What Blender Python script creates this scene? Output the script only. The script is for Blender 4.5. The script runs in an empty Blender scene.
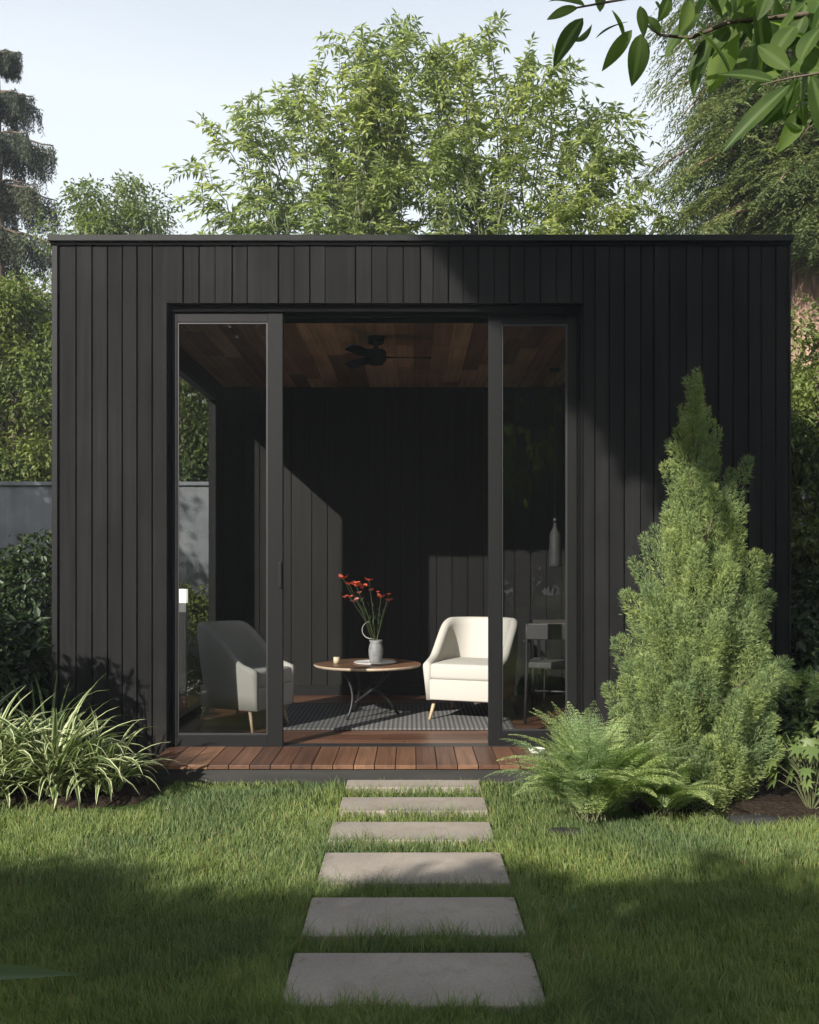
import bpy, math, random
import numpy as np
from mathutils import Vector, Matrix

rng = np.random.default_rng(11)
random.seed(5)
R = math.radians
SC = bpy.context.scene
COL = SC.collection
EYE = 1.3
SDX, SDZ = .65, .58      # sunlight travels (SDX, 1, -SDZ)

# ------------------------------------------------------------------ helpers
def wx(px, Y): return (px - 412) * Y / 1000.0
def wz(py, Y): return EYE - (py - 565) * Y / 1000.0

def link(o, parent=None, label=None, cat=None, group=None, kind=None):
    COL.objects.link(o)
    if parent is not None: o.parent = parent
    if label: o['label'] = label
    if cat: o['category'] = cat
    if group: o['group'] = group
    if kind: o['kind'] = kind
    return o

def empty(name, loc, label, cat, group=None, rz=0):
    o = bpy.data.objects.new(name, None)
    o.location = loc; o.rotation_euler = (0, 0, rz); o.empty_display_size = .2
    return link(o, None, label, cat, group)

def np_mesh(name, V, faces, mat, smooth=False, attr=None):
    """faces: list of (N,k) int arrays"""
    me = bpy.data.meshes.new(name)
    V = np.asarray(V, dtype=np.float32)
    me.vertices.add(len(V)); me.vertices.foreach_set('co', V.ravel())
    faces = [np.asarray(f, dtype=np.int32) for f in faces if len(f)]
    loops = np.concatenate([f.ravel() for f in faces])
    counts = np.concatenate([np.full(len(f), f.shape[1], dtype=np.int32) for f in faces])
    starts = np.concatenate([[0], np.cumsum(counts)[:-1]]).astype(np.int32)
    me.loops.add(len(loops)); me.loops.foreach_set('vertex_index', loops)
    me.polygons.add(len(counts)); me.polygons.foreach_set('loop_start', starts)
    if smooth: me.polygons.foreach_set('use_smooth', np.ones(len(counts), dtype=bool))
    if attr is not None:
        for k, v in attr.items():
            a = me.attributes.new(k, 'FLOAT', 'POINT'); a.data.foreach_set('value', np.asarray(v, dtype=np.float32))
    me.update(calc_edges=True)
    if mat: me.materials.append(mat)
    return me

def np_obj(name, V, faces, mat, parent=None, smooth=False, attr=None, **k):
    o = bpy.data.objects.new(name, np_mesh(name, V, faces, mat, smooth, attr))
    return link(o, parent, **k)

class MB:
    def __init__(s): s.v = []; s.f = []; s.sm = []
    def add(s, vs, fs, smooth=False):
        b = len(s.v); s.v += [tuple(map(float, v)) for v in vs]
        s.f += [tuple(i + b for i in f) for f in fs]; s.sm += [smooth] * len(fs)
    def box(s, x0, x1, y0, y1, z0, z1):
        x0, x1 = min(x0, x1), max(x0, x1); y0, y1 = min(y0, y1), max(y0, y1); z0, z1 = min(z0, z1), max(z0, z1)
        s.add([(x0,y0,z0),(x1,y0,z0),(x1,y1,z0),(x0,y1,z0),(x0,y0,z1),(x1,y0,z1),(x1,y1,z1),(x0,y1,z1)],
              [(0,3,2,1),(4,5,6,7),(0,1,5,4),(1,2,6,5),(2,3,7,6),(3,0,4,7)])
        return s
    def tube(s, pts, rad, n=8, caps=True):
        pts = [Vector(p) for p in pts]; m = len(pts)
        if not hasattr(rad, '__len__'): rad = [rad] * m
        vs = []; up = None
        for i, p in enumerate(pts):
            t = (pts[min(i+1, m-1)] - pts[max(i-1, 0)]).normalized()
            if up is None:
                up = Vector((0,0,1)) if abs(t.z) < .9 else Vector((1,0,0))
            a = t.cross(up).normalized(); b = a.cross(t).normalized(); up = b
            for k in range(n):
                th = 2 * math.pi * k / n
                vs.append(p + (a * math.cos(th) + b * math.sin(th)) * rad[i])
        fs = []
        for i in range(m - 1):
            for k in range(n):
                k2 = (k + 1) % n
                fs.append((i*n+k, i*n+k2, (i+1)*n+k2, (i+1)*n+k))
        if caps:
            fs.append(tuple(range(n - 1, -1, -1))); fs.append(tuple((m-1)*n + k for k in range(n)))
        s.add(vs, fs, True); return s
    def lathe(s, prof, c=(0,0,0), n=32):
        vs = []; m = len(prof)
        for r, z in prof:
            for k in range(n):
                th = 2 * math.pi * k / n
                vs.append((c[0] + r*math.cos(th), c[1] + r*math.sin(th), c[2] + z))
        fs = []
        for i in range(m - 1):
            for k in range(n):
                k2 = (k + 1) % n
                fs.append((i*n+k, i*n+k2, (i+1)*n+k2, (i+1)*n+k))
        s.add(vs, fs, True); return s
    def build(s, name, mat, parent=None, bevel=0, **k):
        me = bpy.data.meshes.new(name); me.from_pydata(s.v, [], s.f)
        me.polygons.foreach_set('use_smooth', s.sm); me.update()
        me.materials.append(mat)
        o = bpy.data.objects.new(name, me)
        if bevel:
            m = o.modifiers.new('bevel', 'BEVEL'); m.width = bevel; m.segments = 2; m.limit_method = 'ANGLE'
        return link(o, parent, **k)

def norm(a): return a / np.maximum(np.linalg.norm(a, axis=-1, keepdims=True), 1e-9)

# ------------------------------------------------------------------ materials
def new_mat(name):
    m = bpy.data.materials.new(name); m.use_nodes = True
    nt = m.node_tree; return m, nt, nt.nodes, nt.links, nt.nodes['Principled BSDF']

def mixrgb(nt, fac, a, b):
    n = nt.nodes.new('ShaderNodeMix'); n.data_type = 'RGBA'
    if hasattr(fac, 'links'): nt.links.new(fac, n.inputs[0])
    else: n.inputs[0].default_value = fac
    for i, c in ((6, a), (7, b)):
        if hasattr(c, 'links'): nt.links.new(c, n.inputs[i])
        else: n.inputs[i].default_value = (*c, 1)
    return n.outputs[2]

def noise(nt, scale, detail=3, vec=None, coord='Object', mscale=None, rough=.5):
    tc = nt.nodes.new('ShaderNodeTexCoord'); mp = nt.nodes.new('ShaderNodeMapping')
    nt.links.new(tc.outputs[coord], mp.inputs[0])
    if mscale: mp.inputs['Scale'].default_value = mscale
    n = nt.nodes.new('ShaderNodeTexNoise'); n.inputs['Scale'].default_value = scale
    n.inputs['Detail'].default_value = detail; n.inputs['Roughness'].default_value = rough
    nt.links.new(mp.outputs[0], n.inputs[0]); return n.outputs[0]

def ramp(nt, src, pts):
    n = nt.nodes.new('ShaderNodeValToRGB'); nt.links.new(src, n.inputs[0])
    e = n.color_ramp.elements
    while len(e) < len(pts): e.new(.5)
    for i, (p, c) in enumerate(pts):
        e[i].position = p; e[i].color = (*c, 1) if hasattr(c, '__len__') else (c, c, c, 1)
    return n.outputs[0]

def bump(nt, src, strength, dist, pr):
    b = nt.nodes.new('ShaderNodeBump'); b.inputs['Strength'].default_value = strength; b.inputs['Distance'].default_value = dist
    nt.links.new(src, b.inputs['Height']); nt.links.new(b.outputs[0], pr.inputs['Normal'])

def leaf_mat(name, c1, c2, trans=.35, rough=.45, spec=.35, big=None, edge=None, tc=None, dry=None):
    m, nt, N, L, p = new_mat(name)
    g = N.new('ShaderNodeNewGeometry')
    col = ramp(nt, g.outputs['Random Per Island'], [(0, c1), (1, c2)] if not dry else [(0, c1), (.93, c2), (.965, dry), (1, dry)])
    if big:
        nz = ramp(nt, noise(nt, big, 2, coord='Object'), [(.38, 0), (.62, 1)])
        sc = mixrgb(nt, nz, (.72, .78, .8), (1.22, 1.15, .95))
        mm = N.new('ShaderNodeMix'); mm.data_type = 'RGBA'; mm.blend_type = 'MULTIPLY'; mm.inputs[0].default_value = 1
        L.new(col, mm.inputs[6]); L.new(sc, mm.inputs[7]); col = mm.outputs[2]
    if edge:
        a = N.new('ShaderNodeAttribute'); a.attribute_name = 'edge'
        col = mixrgb(nt, ramp(nt, a.outputs['Fac'], [(.45, 0), (.75, 1)]), col, edge)
    L.new(col, p.inputs['Base Color'])
    p.inputs['Roughness'].default_value = rough; p.inputs['Specular IOR Level'].default_value = spec
    t = N.new('ShaderNodeBsdfTranslucent'); tcol = N.new('ShaderNodeMix'); tcol.data_type = 'RGBA'; tcol.blend_type = 'MULTIPLY'
    tcol.inputs[0].default_value = 1; L.new(col, tcol.inputs[6]); tcol.inputs[7].default_value = (*(tc or (1.25, 1.35, .8)), 1)
    L.new(tcol.outputs[2], t.inputs[0])
    mx = N.new('ShaderNodeMixShader'); mx.inputs[0].default_value = trans
    L.new(p.outputs[0], mx.inputs[1]); L.new(t.outputs[0], mx.inputs[2]); L.new(mx.outputs[0], N['Material Output'].inputs[0])
    return m

def simple(name, col, rough=.5, metal=0, spec=.5, nscale=None, namp=.15, bmp=None, mscale=None):
    m, nt, N, L, p = new_mat(name)
    p.inputs['Roughness'].default_value = rough; p.inputs['Metallic'].default_value = metal
    p.inputs['Specular IOR Level'].default_value = spec
    nz = noise(nt, nscale or 20, 4, mscale=mscale)
    c = ramp(nt, nz, [(.3, tuple(x * (1 - namp) for x in col)), (.7, tuple(min(1, x * (1 + namp)) for x in col))])
    L.new(c, p.inputs['Base Color'])
    if bmp: bump(nt, nz, bmp[0], bmp[1], p)
    return m

def board_mat(name, c_dark, c_light, rough, grain_axis, grain=.3, spec=.3, tone=None, gs=30, weather=False):
    """boards: tone per board + stretched grain"""
    m, nt, N, L, p = new_mat(name)
    g = N.new('ShaderNodeNewGeometry')
    ms = [1, 1, 1]; ms[grain_axis] = .035
    gr = noise(nt, gs, 6, mscale=tuple(ms), rough=.65)
    big = noise(nt, 2.2, 3)
    t = ramp(nt, g.outputs['Random Per Island'], tone or [(0, c_dark), (1, c_light)])
    gf = ramp(nt, gr, [(.3, 1 - grain), (.7, 1 + grain * .5)])
    mm = N.new('ShaderNodeMix'); mm.data_type = 'RGBA'; mm.blend_type = 'MULTIPLY'; mm.inputs[0].default_value = 1
    L.new(t, mm.inputs[6]); L.new(gf, mm.inputs[7])
    m2 = N.new('ShaderNodeMix'); m2.data_type = 'RGBA'; m2.blend_type = 'MULTIPLY'; m2.inputs[0].default_value = 1
    L.new(mm.outputs[2], m2.inputs[6]); L.new(ramp(nt, big, [(.3, .82), (.7, 1.12)]), m2.inputs[7])
    colo = m2.outputs[2]
    if weather:      # soil splash near the ground and faint chalky weathering streaks
        tcz = N.new('ShaderNodeTexCoord'); sz = N.new('ShaderNodeSeparateXYZ'); L.new(tcz.outputs['Object'], sz.inputs[0])
        lowz = ramp(nt, sz.outputs['Z'], [(.02, .8), (.38, 0)]); sp_ = ramp(nt, noise(nt, 24, 5, rough=.75), [(.42, .1), (.7, 1)])
        ml = N.new('ShaderNodeMath'); ml.operation = 'MULTIPLY'; L.new(lowz, ml.inputs[0]); L.new(sp_, ml.inputs[1])
        colo = mixrgb(nt, ml.outputs[0], colo, (.040,.034,.026))
        stv = ramp(nt, noise(nt, 9, 6, mscale=(1,1,.12), rough=.7), [(.58, 0), (.8, .35)])
        colo = mixrgb(nt, stv, colo, (.030,.030,.029))
    L.new(colo, p.inputs['Base Color'])
    L.new(ramp(nt, gr, [(.2, rough + .12), (.8, rough - .06)]), p.inputs['Roughness'])
    p.inputs['Specular IOR Level'].default_value = spec
    bump(nt, gr, .5, .0015, p)
    return m

M = {}
M['clad'] = board_mat('charred black cladding', (.0108,.0109,.0108), (.0162,.0163,.0160), .66, 2, .32, .06, weather=True)
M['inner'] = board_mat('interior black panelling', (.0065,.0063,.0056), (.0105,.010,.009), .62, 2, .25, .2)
M['backing'] = simple('black backing', (.006,.006,.006), .95, 0, .02)
M['frame'] = simple('anthracite aluminium', (.0085,.0088,.009), .5, 0, .15, 60, .06)
M['trim'] = simple('roof trim metal', (.010,.011,.010), .55, 0, .2, 8, .15)
M['ceil'] = board_mat('cedar ceiling', (.12,.05,.02), (.42,.22,.11), .55, 1, .35, .3,
                      [(0, (.16,.085,.05)), (.3, (.36,.20,.11)), (.6, (.52,.31,.18)), (1, (.62,.40,.25))])
M['floor'] = board_mat('reddish hardwood floor', (.1,.04,.02), (.2,.09,.05), .32, 0, .4, .5,
                      [(0, (.075,.036,.022)), (.4, (.11,.052,.032)), (1, (.16,.08,.048))])
M['deck'] = board_mat('oiled deck boards', (.12,.05,.03), (.3,.15,.08), .42, 1, .45, .4,
                      [(0, (.07,.036,.024)), (.35, (.11,.053,.032)), (.65, (.15,.075,.042)), (1, (.21,.112,.064))])
M['fascia'] = simple('deck fascia', (.028,.027,.025), .6, 0, .3, 30, .2, mscale=(.1,1,1))
M['dark_metal'] = simple('black metal', (.02,.02,.021), .45, 0, .5)
M['handle'] = simple('handle black', (.006,.006,.006), .35)
M['stone'] = None
def stone_mat():
    m, nt, N, L, p = new_mat('cast stone pavers')
    fine = noise(nt, 160, 4, rough=.7); mid = noise(nt, 7, 5, rough=.65); g = N.new('ShaderNodeObjectInfo')
    c = ramp(nt, mid, [(.3, (.27,.23,.188)), (.7, (.385,.34,.285))])
    f = ramp(nt, fine, [(.3, .78), (.7, 1.12)])
    mm = N.new('ShaderNodeMix'); mm.data_type = 'RGBA'; mm.blend_type = 'MULTIPLY'; mm.inputs[0].default_value = 1
    L.new(c, mm.inputs[6]); L.new(f, mm.inputs[7])
    m2 = N.new('ShaderNodeMix'); m2.data_type = 'RGBA'; m2.blend_type = 'MULTIPLY'; m2.inputs[0].default_value = 1
    L.new(mm.outputs[2], m2.inputs[6]); L.new(ramp(nt, g.outputs['Random'], [(0, .88), (1, 1.08)]), m2.inputs[7])
    L.new(m2.outputs[2], p.inputs['Base Color']); p.inputs['Roughness'].default_value = .85
    p.inputs['Specular IOR Level'].default_value = .25
    bump(nt, fine, .6, .003, p)
    st_ = ramp(nt, noise(nt, 3.5, 6, rough=.7), [(.48, 0), (.66, 1)]); ms_ = ramp(nt, noise(nt, 22, 5, rough=.7), [(.55, 0), (.68, 1)])
    tcx = N.new('ShaderNodeTexCoord'); sp_ = N.new('ShaderNodeSeparateXYZ'); L.new(tcx.outputs['Object'], sp_.inputs[0])
    ab = N.new('ShaderNodeMath'); ab.operation = 'ABSOLUTE'; L.new(sp_.outputs['X'], ab.inputs[0]); ed = ramp(nt, ab.outputs[0], [(.30, .12), (.385, .9)])
    c1 = mixrgb(nt, st_, m2.outputs[2], (.15,.135,.12)); mq = N.new('ShaderNodeMath'); mq.operation = 'MULTIPLY'; L.new(ms_, mq.inputs[0]); L.new(ed, mq.inputs[1])
    mm3 = N.new('ShaderNodeMix'); mm3.data_type = 'RGBA'; mm3.inputs[0].default_value = .45; L.new(m2.outputs[2], mm3.inputs[6]); L.new(c1, mm3.inputs[7])
    c2 = mixrgb(nt, mq.outputs[0], mm3.outputs[2], (.075,.085,.035)); L.new(c2, p.inputs['Base Color']); return m
M['stone'] = stone_mat()
def conc_mat():
    m, nt, N, L, p = new_mat('weathered rendered wall')
    a = noise(nt, 1.3, 6, rough=.65); b = noise(nt, 30, 5)
    c = ramp(nt, a, [(.3, (.15,.16,.18)), (.5, (.21,.225,.245)), (.72, (.29,.295,.30))])
    s = ramp(nt, noise(nt, 3, 5, mscale=(1,1,.12), rough=.7), [(.35, .72), (.6, 1.05)])
    mm = N.new('ShaderNodeMix'); mm.data_type = 'RGBA'; mm.blend_type = 'MULTIPLY'; mm.inputs[0].default_value = 1
    L.new(c, mm.inputs[6]); L.new(s, mm.inputs[7]); L.new(mm.outputs[2], p.inputs['Base Color'])
    p.inputs['Roughness'].default_value = .9; bump(nt, b, .3, .004, p); return m
M['wall'] = conc_mat()
M['soil'] = simple('dark soil', (.028,.02,.014), .95, 0, .1, 40, .4, (.8, .02))
M['ground'] = simple('turf base', (.035,.055,.014), .95, 0, .1, 30, .4, (.8, .01))
M['kerb'] = simple('dark edging stone', (.022,.021,.02), .8, 0, .3, 25, .35, (.5, .008))
M['bark'] = simple('grey brown bark', (.11,.085,.065), .9, 0, .2, 14, .5, (.9, .02), (1,1,.2))
M['redbark'] = simple('reddish fibrous bark', (.26,.165,.125), .9, 0, .2, 16, .45, (.9, .02), (1,1,.12))
M['twig'] = simple('green brown twig', (.10,.11,.05), .7, 0, .3)
M['fabric'] = simple('cream boucle upholstery', (.40,.385,.345), .95, 0, .15, 260, .06, (.35, .002))
M['fabric_grey'] = simple('grey seat fabric', (.06,.06,.058), .95, 0, .15, 200, .1, (.3, .002))
M['oak'] = simple('light oak legs', (.42,.31,.19), .5, 0, .4, 30, .15, None, (1,1,.1))
M['walnut'] = board_mat('walnut tabletop', (.16,.08,.045), (.2,.11,.06), .35, 0, .35, .5)
M['edge'] = simple('pale table edge', (.48,.38,.28), .45)
M['ceramic'] = simple('white ceramic', (.72,.70,.66), .35)
M['vase'] = simple('grey glazed stoneware', (.24,.24,.235), .5, 0, .4, 40, .2)
M['wax'] = simple('cream wax', (.72,.62,.42), .5)
M['petal'] = simple('coral red petals', (.62,.12,.055), .6, 0, .3, 40, .3)
M['bud'] = simple('dusty pink petals', (.55,.20,.16), .6, 0, .3, 40, .2)
M['stem'] = simple('flower stem', (.07,.09,.03), .6)
M['dried'] = simple('pale dried twig', (.38,.37,.34), .7)
def rug_mat():
    m, nt, N, L, p = new_mat('ribbed grey rug')
    tc = N.new('ShaderNodeTexCoord'); w = N.new('ShaderNodeTexWave'); w.wave_type = 'BANDS'; w.bands_direction = 'X'
    w.inputs['Scale'].default_value = 9; w.inputs['Distortion'].default_value = .4; w.inputs['Detail'].default_value = 2
    L.new(tc.outputs['Object'], w.inputs[0])
    L.new(ramp(nt, w.outputs['Fac'], [(.25, (.05,.05,.05)), (.75, (.14,.138,.132))]), p.inputs['Base Color'])
    p.inputs['Roughness'].default_value = .95; bump(nt, noise(nt, 300, 2), .5, .003, p); return m
M['rug'] = rug_mat()
def glass_mat(name, tint, r0):
    m, nt, N, L, p = new_mat(name); N.remove(p)
    t = N.new('ShaderNodeBsdfTransparent'); t.inputs[0].default_value = (*tint, 1)
    g = N.new('ShaderNodeBsdfGlossy'); g.inputs['Roughness'].default_value = 0.0; g.inputs[0].default_value = (1,1,1,1)
    f = N.new('ShaderNodeFresnel'); f.inputs['IOR'].default_value = r0
    ge = N.new('ShaderNodeNewGeometry'); ma = N.new('ShaderNodeMath'); ma.operation = 'MULTIPLY_ADD'; ma.inputs[1].default_value = -1; ma.inputs[2].default_value = 1
    L.new(ge.outputs['Backfacing'], ma.inputs[0]); mu = N.new('ShaderNodeMath'); mu.operation = 'MULTIPLY'; L.new(f.outputs[0], mu.inputs[0]); L.new(ma.outputs[0], mu.inputs[1])
    mx = N.new('ShaderNodeMixShader'); L.new(mu.outputs[0], mx.inputs[0]); L.new(t.outputs[0], mx.inputs[1]); L.new(g.outputs[0], mx.inputs[2])
    L.new(mx.outputs[0], N['Material Output'].inputs[0]); return m
M['glass'] = glass_mat('grey tinted glazing', (.80,.81,.81), 1.5)
M['clear'] = glass_mat('clear glass', (.96,.96,.95), 1.45)
def emit_mat(name, col, s):
    m, nt, N, L, p = new_mat(name); p.inputs['Base Color'].default_value = (*col, 1)
    p.inputs['Emission Color'].default_value = (*col, 1); p.inputs['Emission Strength'].default_value = s; return m
M['lamp'] = simple('opal white lamp glass', (.8,.8,.78), .4)

G = {
 'grass': leaf_mat('lawn blades', (.12,.175,.058), (.215,.275,.11), .42, .5, .3, big=1.3, dry=(.34,.29,.15)),
 'robinia': leaf_mat('light pinnate leaves', (.21,.265,.11), (.36,.405,.21), .58, .5, .3, big=.5),
 'hazy': leaf_mat('mid green leaves', (.10,.145,.05), (.20,.245,.10), .45, .5, .3, big=.6),
 'spruce': leaf_mat('spruce needles', (.045,.058,.042), (.10,.115,.08), .2, .6, .2, big=.8),
 'feather': leaf_mat('feathery conifer needles', (.09,.125,.05), (.18,.215,.09), .4, .6, .2, big=.6),
 'dwarf': leaf_mat('dwarf conifer needles', (.15,.21,.085), (.32,.39,.175), .34, .6, .2, big=4),
 'hedge': leaf_mat('hedge leaves', (.09,.125,.032), (.19,.23,.075), .42, .5, .3, big=1.2),
 'dark': leaf_mat('dark shrub leaves', (.022,.04,.013), (.055,.085,.026), .25, .45, .4, big=1.5),
 'fern': leaf_mat('fern leaflets', (.27,.37,.14), (.48,.57,.29), .5, .5, .25, big=3),
 'liriope': leaf_mat('variegated strap leaves', (.06,.11,.025), (.12,.17,.045), .35, .4, .4, edge=(.60,.62,.36), tc=(1.1,1.2,.8)),
 'strap': leaf_mat('plain strap leaves', (.05,.09,.02), (.11,.16,.045), .35, .4, .4),
 'near': leaf_mat('overhanging tree leaves', (.035,.07,.018), (.13,.19,.055), .58, .5, .25, tc=(1.5,1.7,.7), edge=(.125,.185,.06), big=9),
 'lobed': leaf_mat('lobed leaves', (.10,.15,.045), (.16,.21,.06), .4, .45, .35),
 'behind': leaf_mat('shade tree leaves', (.03,.055,.015), (.07,.10,.03), .2, .5, .3),
}

# ------------------------------------------------------------------ foliage kit
def leaves_geo(P, A, N, L, W, fold=.25, curl=.15, wide=.42):
    A = norm(A); S = norm(np.cross(A, N)); Nn = np.cross(S, A)
    L = np.asarray(L).reshape(-1, 1); W = np.asarray(W).reshape(-1, 1)
    base = P; tip = P + A * L - Nn * L * curl
    mid = P + A * L * wide
    l = mid - S * W * .5 + Nn * W * fold; r = mid + S * W * .5 + Nn * W * fold
    n = len(P)
    V = np.stack([base, l, tip, r], 1).reshape(-1, 3)
    i = np.arange(n) * 4
    F = np.concatenate([np.stack([i, i+2, i+1], 1), np.stack([i, i+3, i+2], 1)])
    return V, F

def merge(parts):
    V = []; F = []; b = 0
    for v, f in parts:
        V.append(v); F.append(f + b); b += len(v)
    return np.concatenate(V), np.concatenate(F)

def rdir(n):
    return norm(rng.normal(size=(n, 3)))

def clump_crown(clumps, per, L, W, droop=.4, flat=.75, out=.8):
    """clumps (n,4): centre + radius. leaves spread through each clump"""
    n = len(clumps); C = np.repeat(clumps[:, :3], per, 0); r = np.repeat(clumps[:, 3], per)
    d = rdir(n * per); rad = r * rng.uniform(.15, 1, n * per) ** .55 * rng.uniform(.8, 1.15, n*per)
    P = C + d * rad[:, None] * np.array([1, 1, flat])
    A = d * out + rng.normal(size=d.shape) * .55; A[:, 2] -= droop
    Nn = rng.normal(size=d.shape) * .5 + np.array([0, 0, 1.0]) + d * .3
    return leaves_geo(P, A, Nn, L * rng.uniform(.6, 1.25, len(P)), W * rng.uniform(.7, 1.2, len(P)))

def ellip_clumps(c, rad, n, cr, bias=.45, lo=-1):
    d = rdir(n * 3); d = d[d[:, 2] > lo][:n]
    rr = rng.uniform(.1, 1, len(d)) ** bias
    P = np.array(c) + d * rr[:, None] * np.array(rad)
    return np.concatenate([P, (cr * rng.uniform(.6, 1.3, len(P)))[:, None]], 1)

def limbs(mb, base, top, ends, r0, r1):
    base = np.array(base, float); top = np.array(top, float)
    n = 7; pts = [base + (top - base) * t + np.array([math.sin(t*7+base[0])*.06, math.cos(t*5+base[0])*.06, 0]) * (1 if 0 < t < 1 else 0) for t in np.linspace(0, 1, n)]
    rads = [r0 * (1.35 if i == 0 else 1) * (1 - .8 * i/(n-1)) + r1 for i in range(n)]
    mb.tube(pts, rads, 10)
    for e in ends:
        e = np.array(e[:3]); f = np.clip((e[2] - base[2]) / (top[2] - base[2]) - .28, .25, .92)
        s = base + (top - base) * f; mid = (s + e) / 2 + np.array([0, 0, -.12 * np.linalg.norm(e - s)])
        rr = r0 * (1 - .8 * f) * .45
        mb.tube([s, s*.55+mid*.45, mid, e*.6+mid*.4, e], [rr, rr*.75, rr*.55, rr*.35, rr*.12], 6)

def leafy_tree(name, cat, label, base, H, c, rad, ncl, cr, per, L, W, lm, bm=None, r0=.14, group=None, nlimb=22, lo=-1, extra=None, droop=.4, flat=.75, z0=0, out=.8):
    t = empty(name, (base[0], base[1], z0), label, cat, group)
    o = np.array([base[0], base[1], z0])
    cl = ellip_clumps(c, rad, ncl, cr, lo=lo)
    if extra is not None: cl = np.concatenate([cl, np.array(extra, float)])
    V, F = clump_crown(cl, per, L, W, droop, flat, out)
    V = V[:]; np_obj('crown', V - o, [F], lm, t)
    mb = MB(); sel = cl[rng.permutation(len(cl))[:nlimb]]
    limbs(mb, (base[0], base[1], z0), (c[0], c[1], min(H*.93, c[2] + rad[2]*.7)), sel, r0, .012)
    mb.v = [(x - o[0], y - o[1], z - o[2]) for x, y, z in mb.v]
    mb.build('trunk', bm or M['bark'], t)
    return t

def cane_tree(name, cat, label, bx, by, ends, lm, L=.12, W=.045, group=None, twigs=30, leafpairs=8, start=.3, mb_r=.018):
    """arching canes with pinnate side twigs"""
    t = empty(name, (bx, by, 0), label, cat, group); o = np.array([bx, by, 0.])
    mb = MB(); P=[]; A=[]; N=[]; LL=[]
    for e in ends:
        e = np.array(e, float); b = np.array([bx, by, 0]) + np.array([rng.normal()*.35, rng.normal()*.2, 0])
        horiz = (e - b) * np.array([1, 1, 0])
        c1 = b + horiz * .25 + np.array([0, 0, e[2] * .6]); c2 = b + horiz * .7 + np.array([0, 0, e[2] * 1.0])
        ts = np.linspace(0, 1, 14)[:, None]
        pts = (1-ts)**3*b + 3*(1-ts)**2*ts*c1 + 3*(1-ts)*ts**2*c2 + ts**3*e
        pts += rng.normal(size=pts.shape)*.03
        mb.tube(pts, list(np.linspace(mb_r, .004, 14)), 5, False)
        for k in range(twigs):
            f = start + (1 - start) * (k + rng.uniform()) / twigs
            i = min(int(f * 13), 12); g = f*13 - i; p = pts[i] * (1-g) + pts[i+1] * g
            tang = norm(pts[i+1] - pts[i])
            sd = norm(rng.normal(size=3)); d = norm(tang * rng.uniform(.3, .9) + sd * .9 + np.array([0, 0, .15]))
            ln = rng.uniform(.35, .75) * (1.15 - .55 * f) * (L/.12) ** .5
            q = p + d * ln - np.array([0, 0, ln * .28])
            m = p + d * ln * .5 + np.array([0,0,ln*.06])
            mb.tube([p, m, q], [.005, .004, .002], 3, False)
            sp = norm(np.cross(d, np.array([0, 0, 1.0]) + rng.normal(size=3)*.3))
            for j in range(leafpairs):
                s = (j + .6) / leafpairs; pt = (1-s)**2*p + 2*(1-s)*s*m + s*s*q
                for sg in (-1, 1):
                    if rng.uniform() < .08: continue
                    P.append(pt); A.append(sp * sg * .9 + d * .55 + np.array([0, 0, -.35]) + rng.normal(size=3) * .25)
                    N.append(np.array([0, 0, 1.0]) + rng.normal(size=3) * .45); LL.append(L * rng.uniform(.7, 1.2))
            P.append(q); A.append(d - np.array([0, 0, .4])); N.append(np.array([0, 0, 1.])); LL.append(L * 1.1)
    LL = np.array(LL)
    V, F = leaves_geo(np.array(P), np.array(A), np.array(N), LL, LL * W / L, .2, .2)
    np_obj('crown', V - o, [F], lm, t)
    mb.v = [(x - bx, y - by, z) for x, y, z in mb.v]
    mb.build('trunk', M['twig'], t)
    return t

# ------------------------------------------------------------------ ground
def ground():
    mb = MB(); mb.add([(-70,-30,-.012),(70,-30,-.012),(70,120,-.012),(-70,120,-.012)], [(0,1,2,3)])
    mb.build('ground', M['ground'], kind='structure')
ground()

stones = [(3.30, 'large grey stepping stone at the near end of the path, fully shaded'),
          (3.85, 'grey stepping stone second from the near end of the path, fully shaded'),
          (4.45, 'stepping stone third from the near end, half in sun with the shadow edge across it'),
          (4.98, 'sunlit stepping stone fourth from the near end of the path'),
          (5.51, 'sunlit stepping stone next to last before the deck'),
          (5.95, 'narrow looking stepping stone directly against the deck fascia')]
SX0, SX1 = -.388, .392
SD = [.40, .40, .43, .33, .31, .20]
for (yf, lab), d in zip(stones, SD):
    jx = random.uniform(-.006, .006)
    mb = MB(); mb.box(SX0 - 0, SX1, -d/2, d/2, -.05, .022)
    o = mb.build('stepping_stone', M['stone'], bevel=.005, label=lab, cat='paver', group='stepping stones across the lawn')
    o.location = (jx, yf - d/2, 0); o.rotation_euler.z = random.uniform(-.006, .006)

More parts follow.
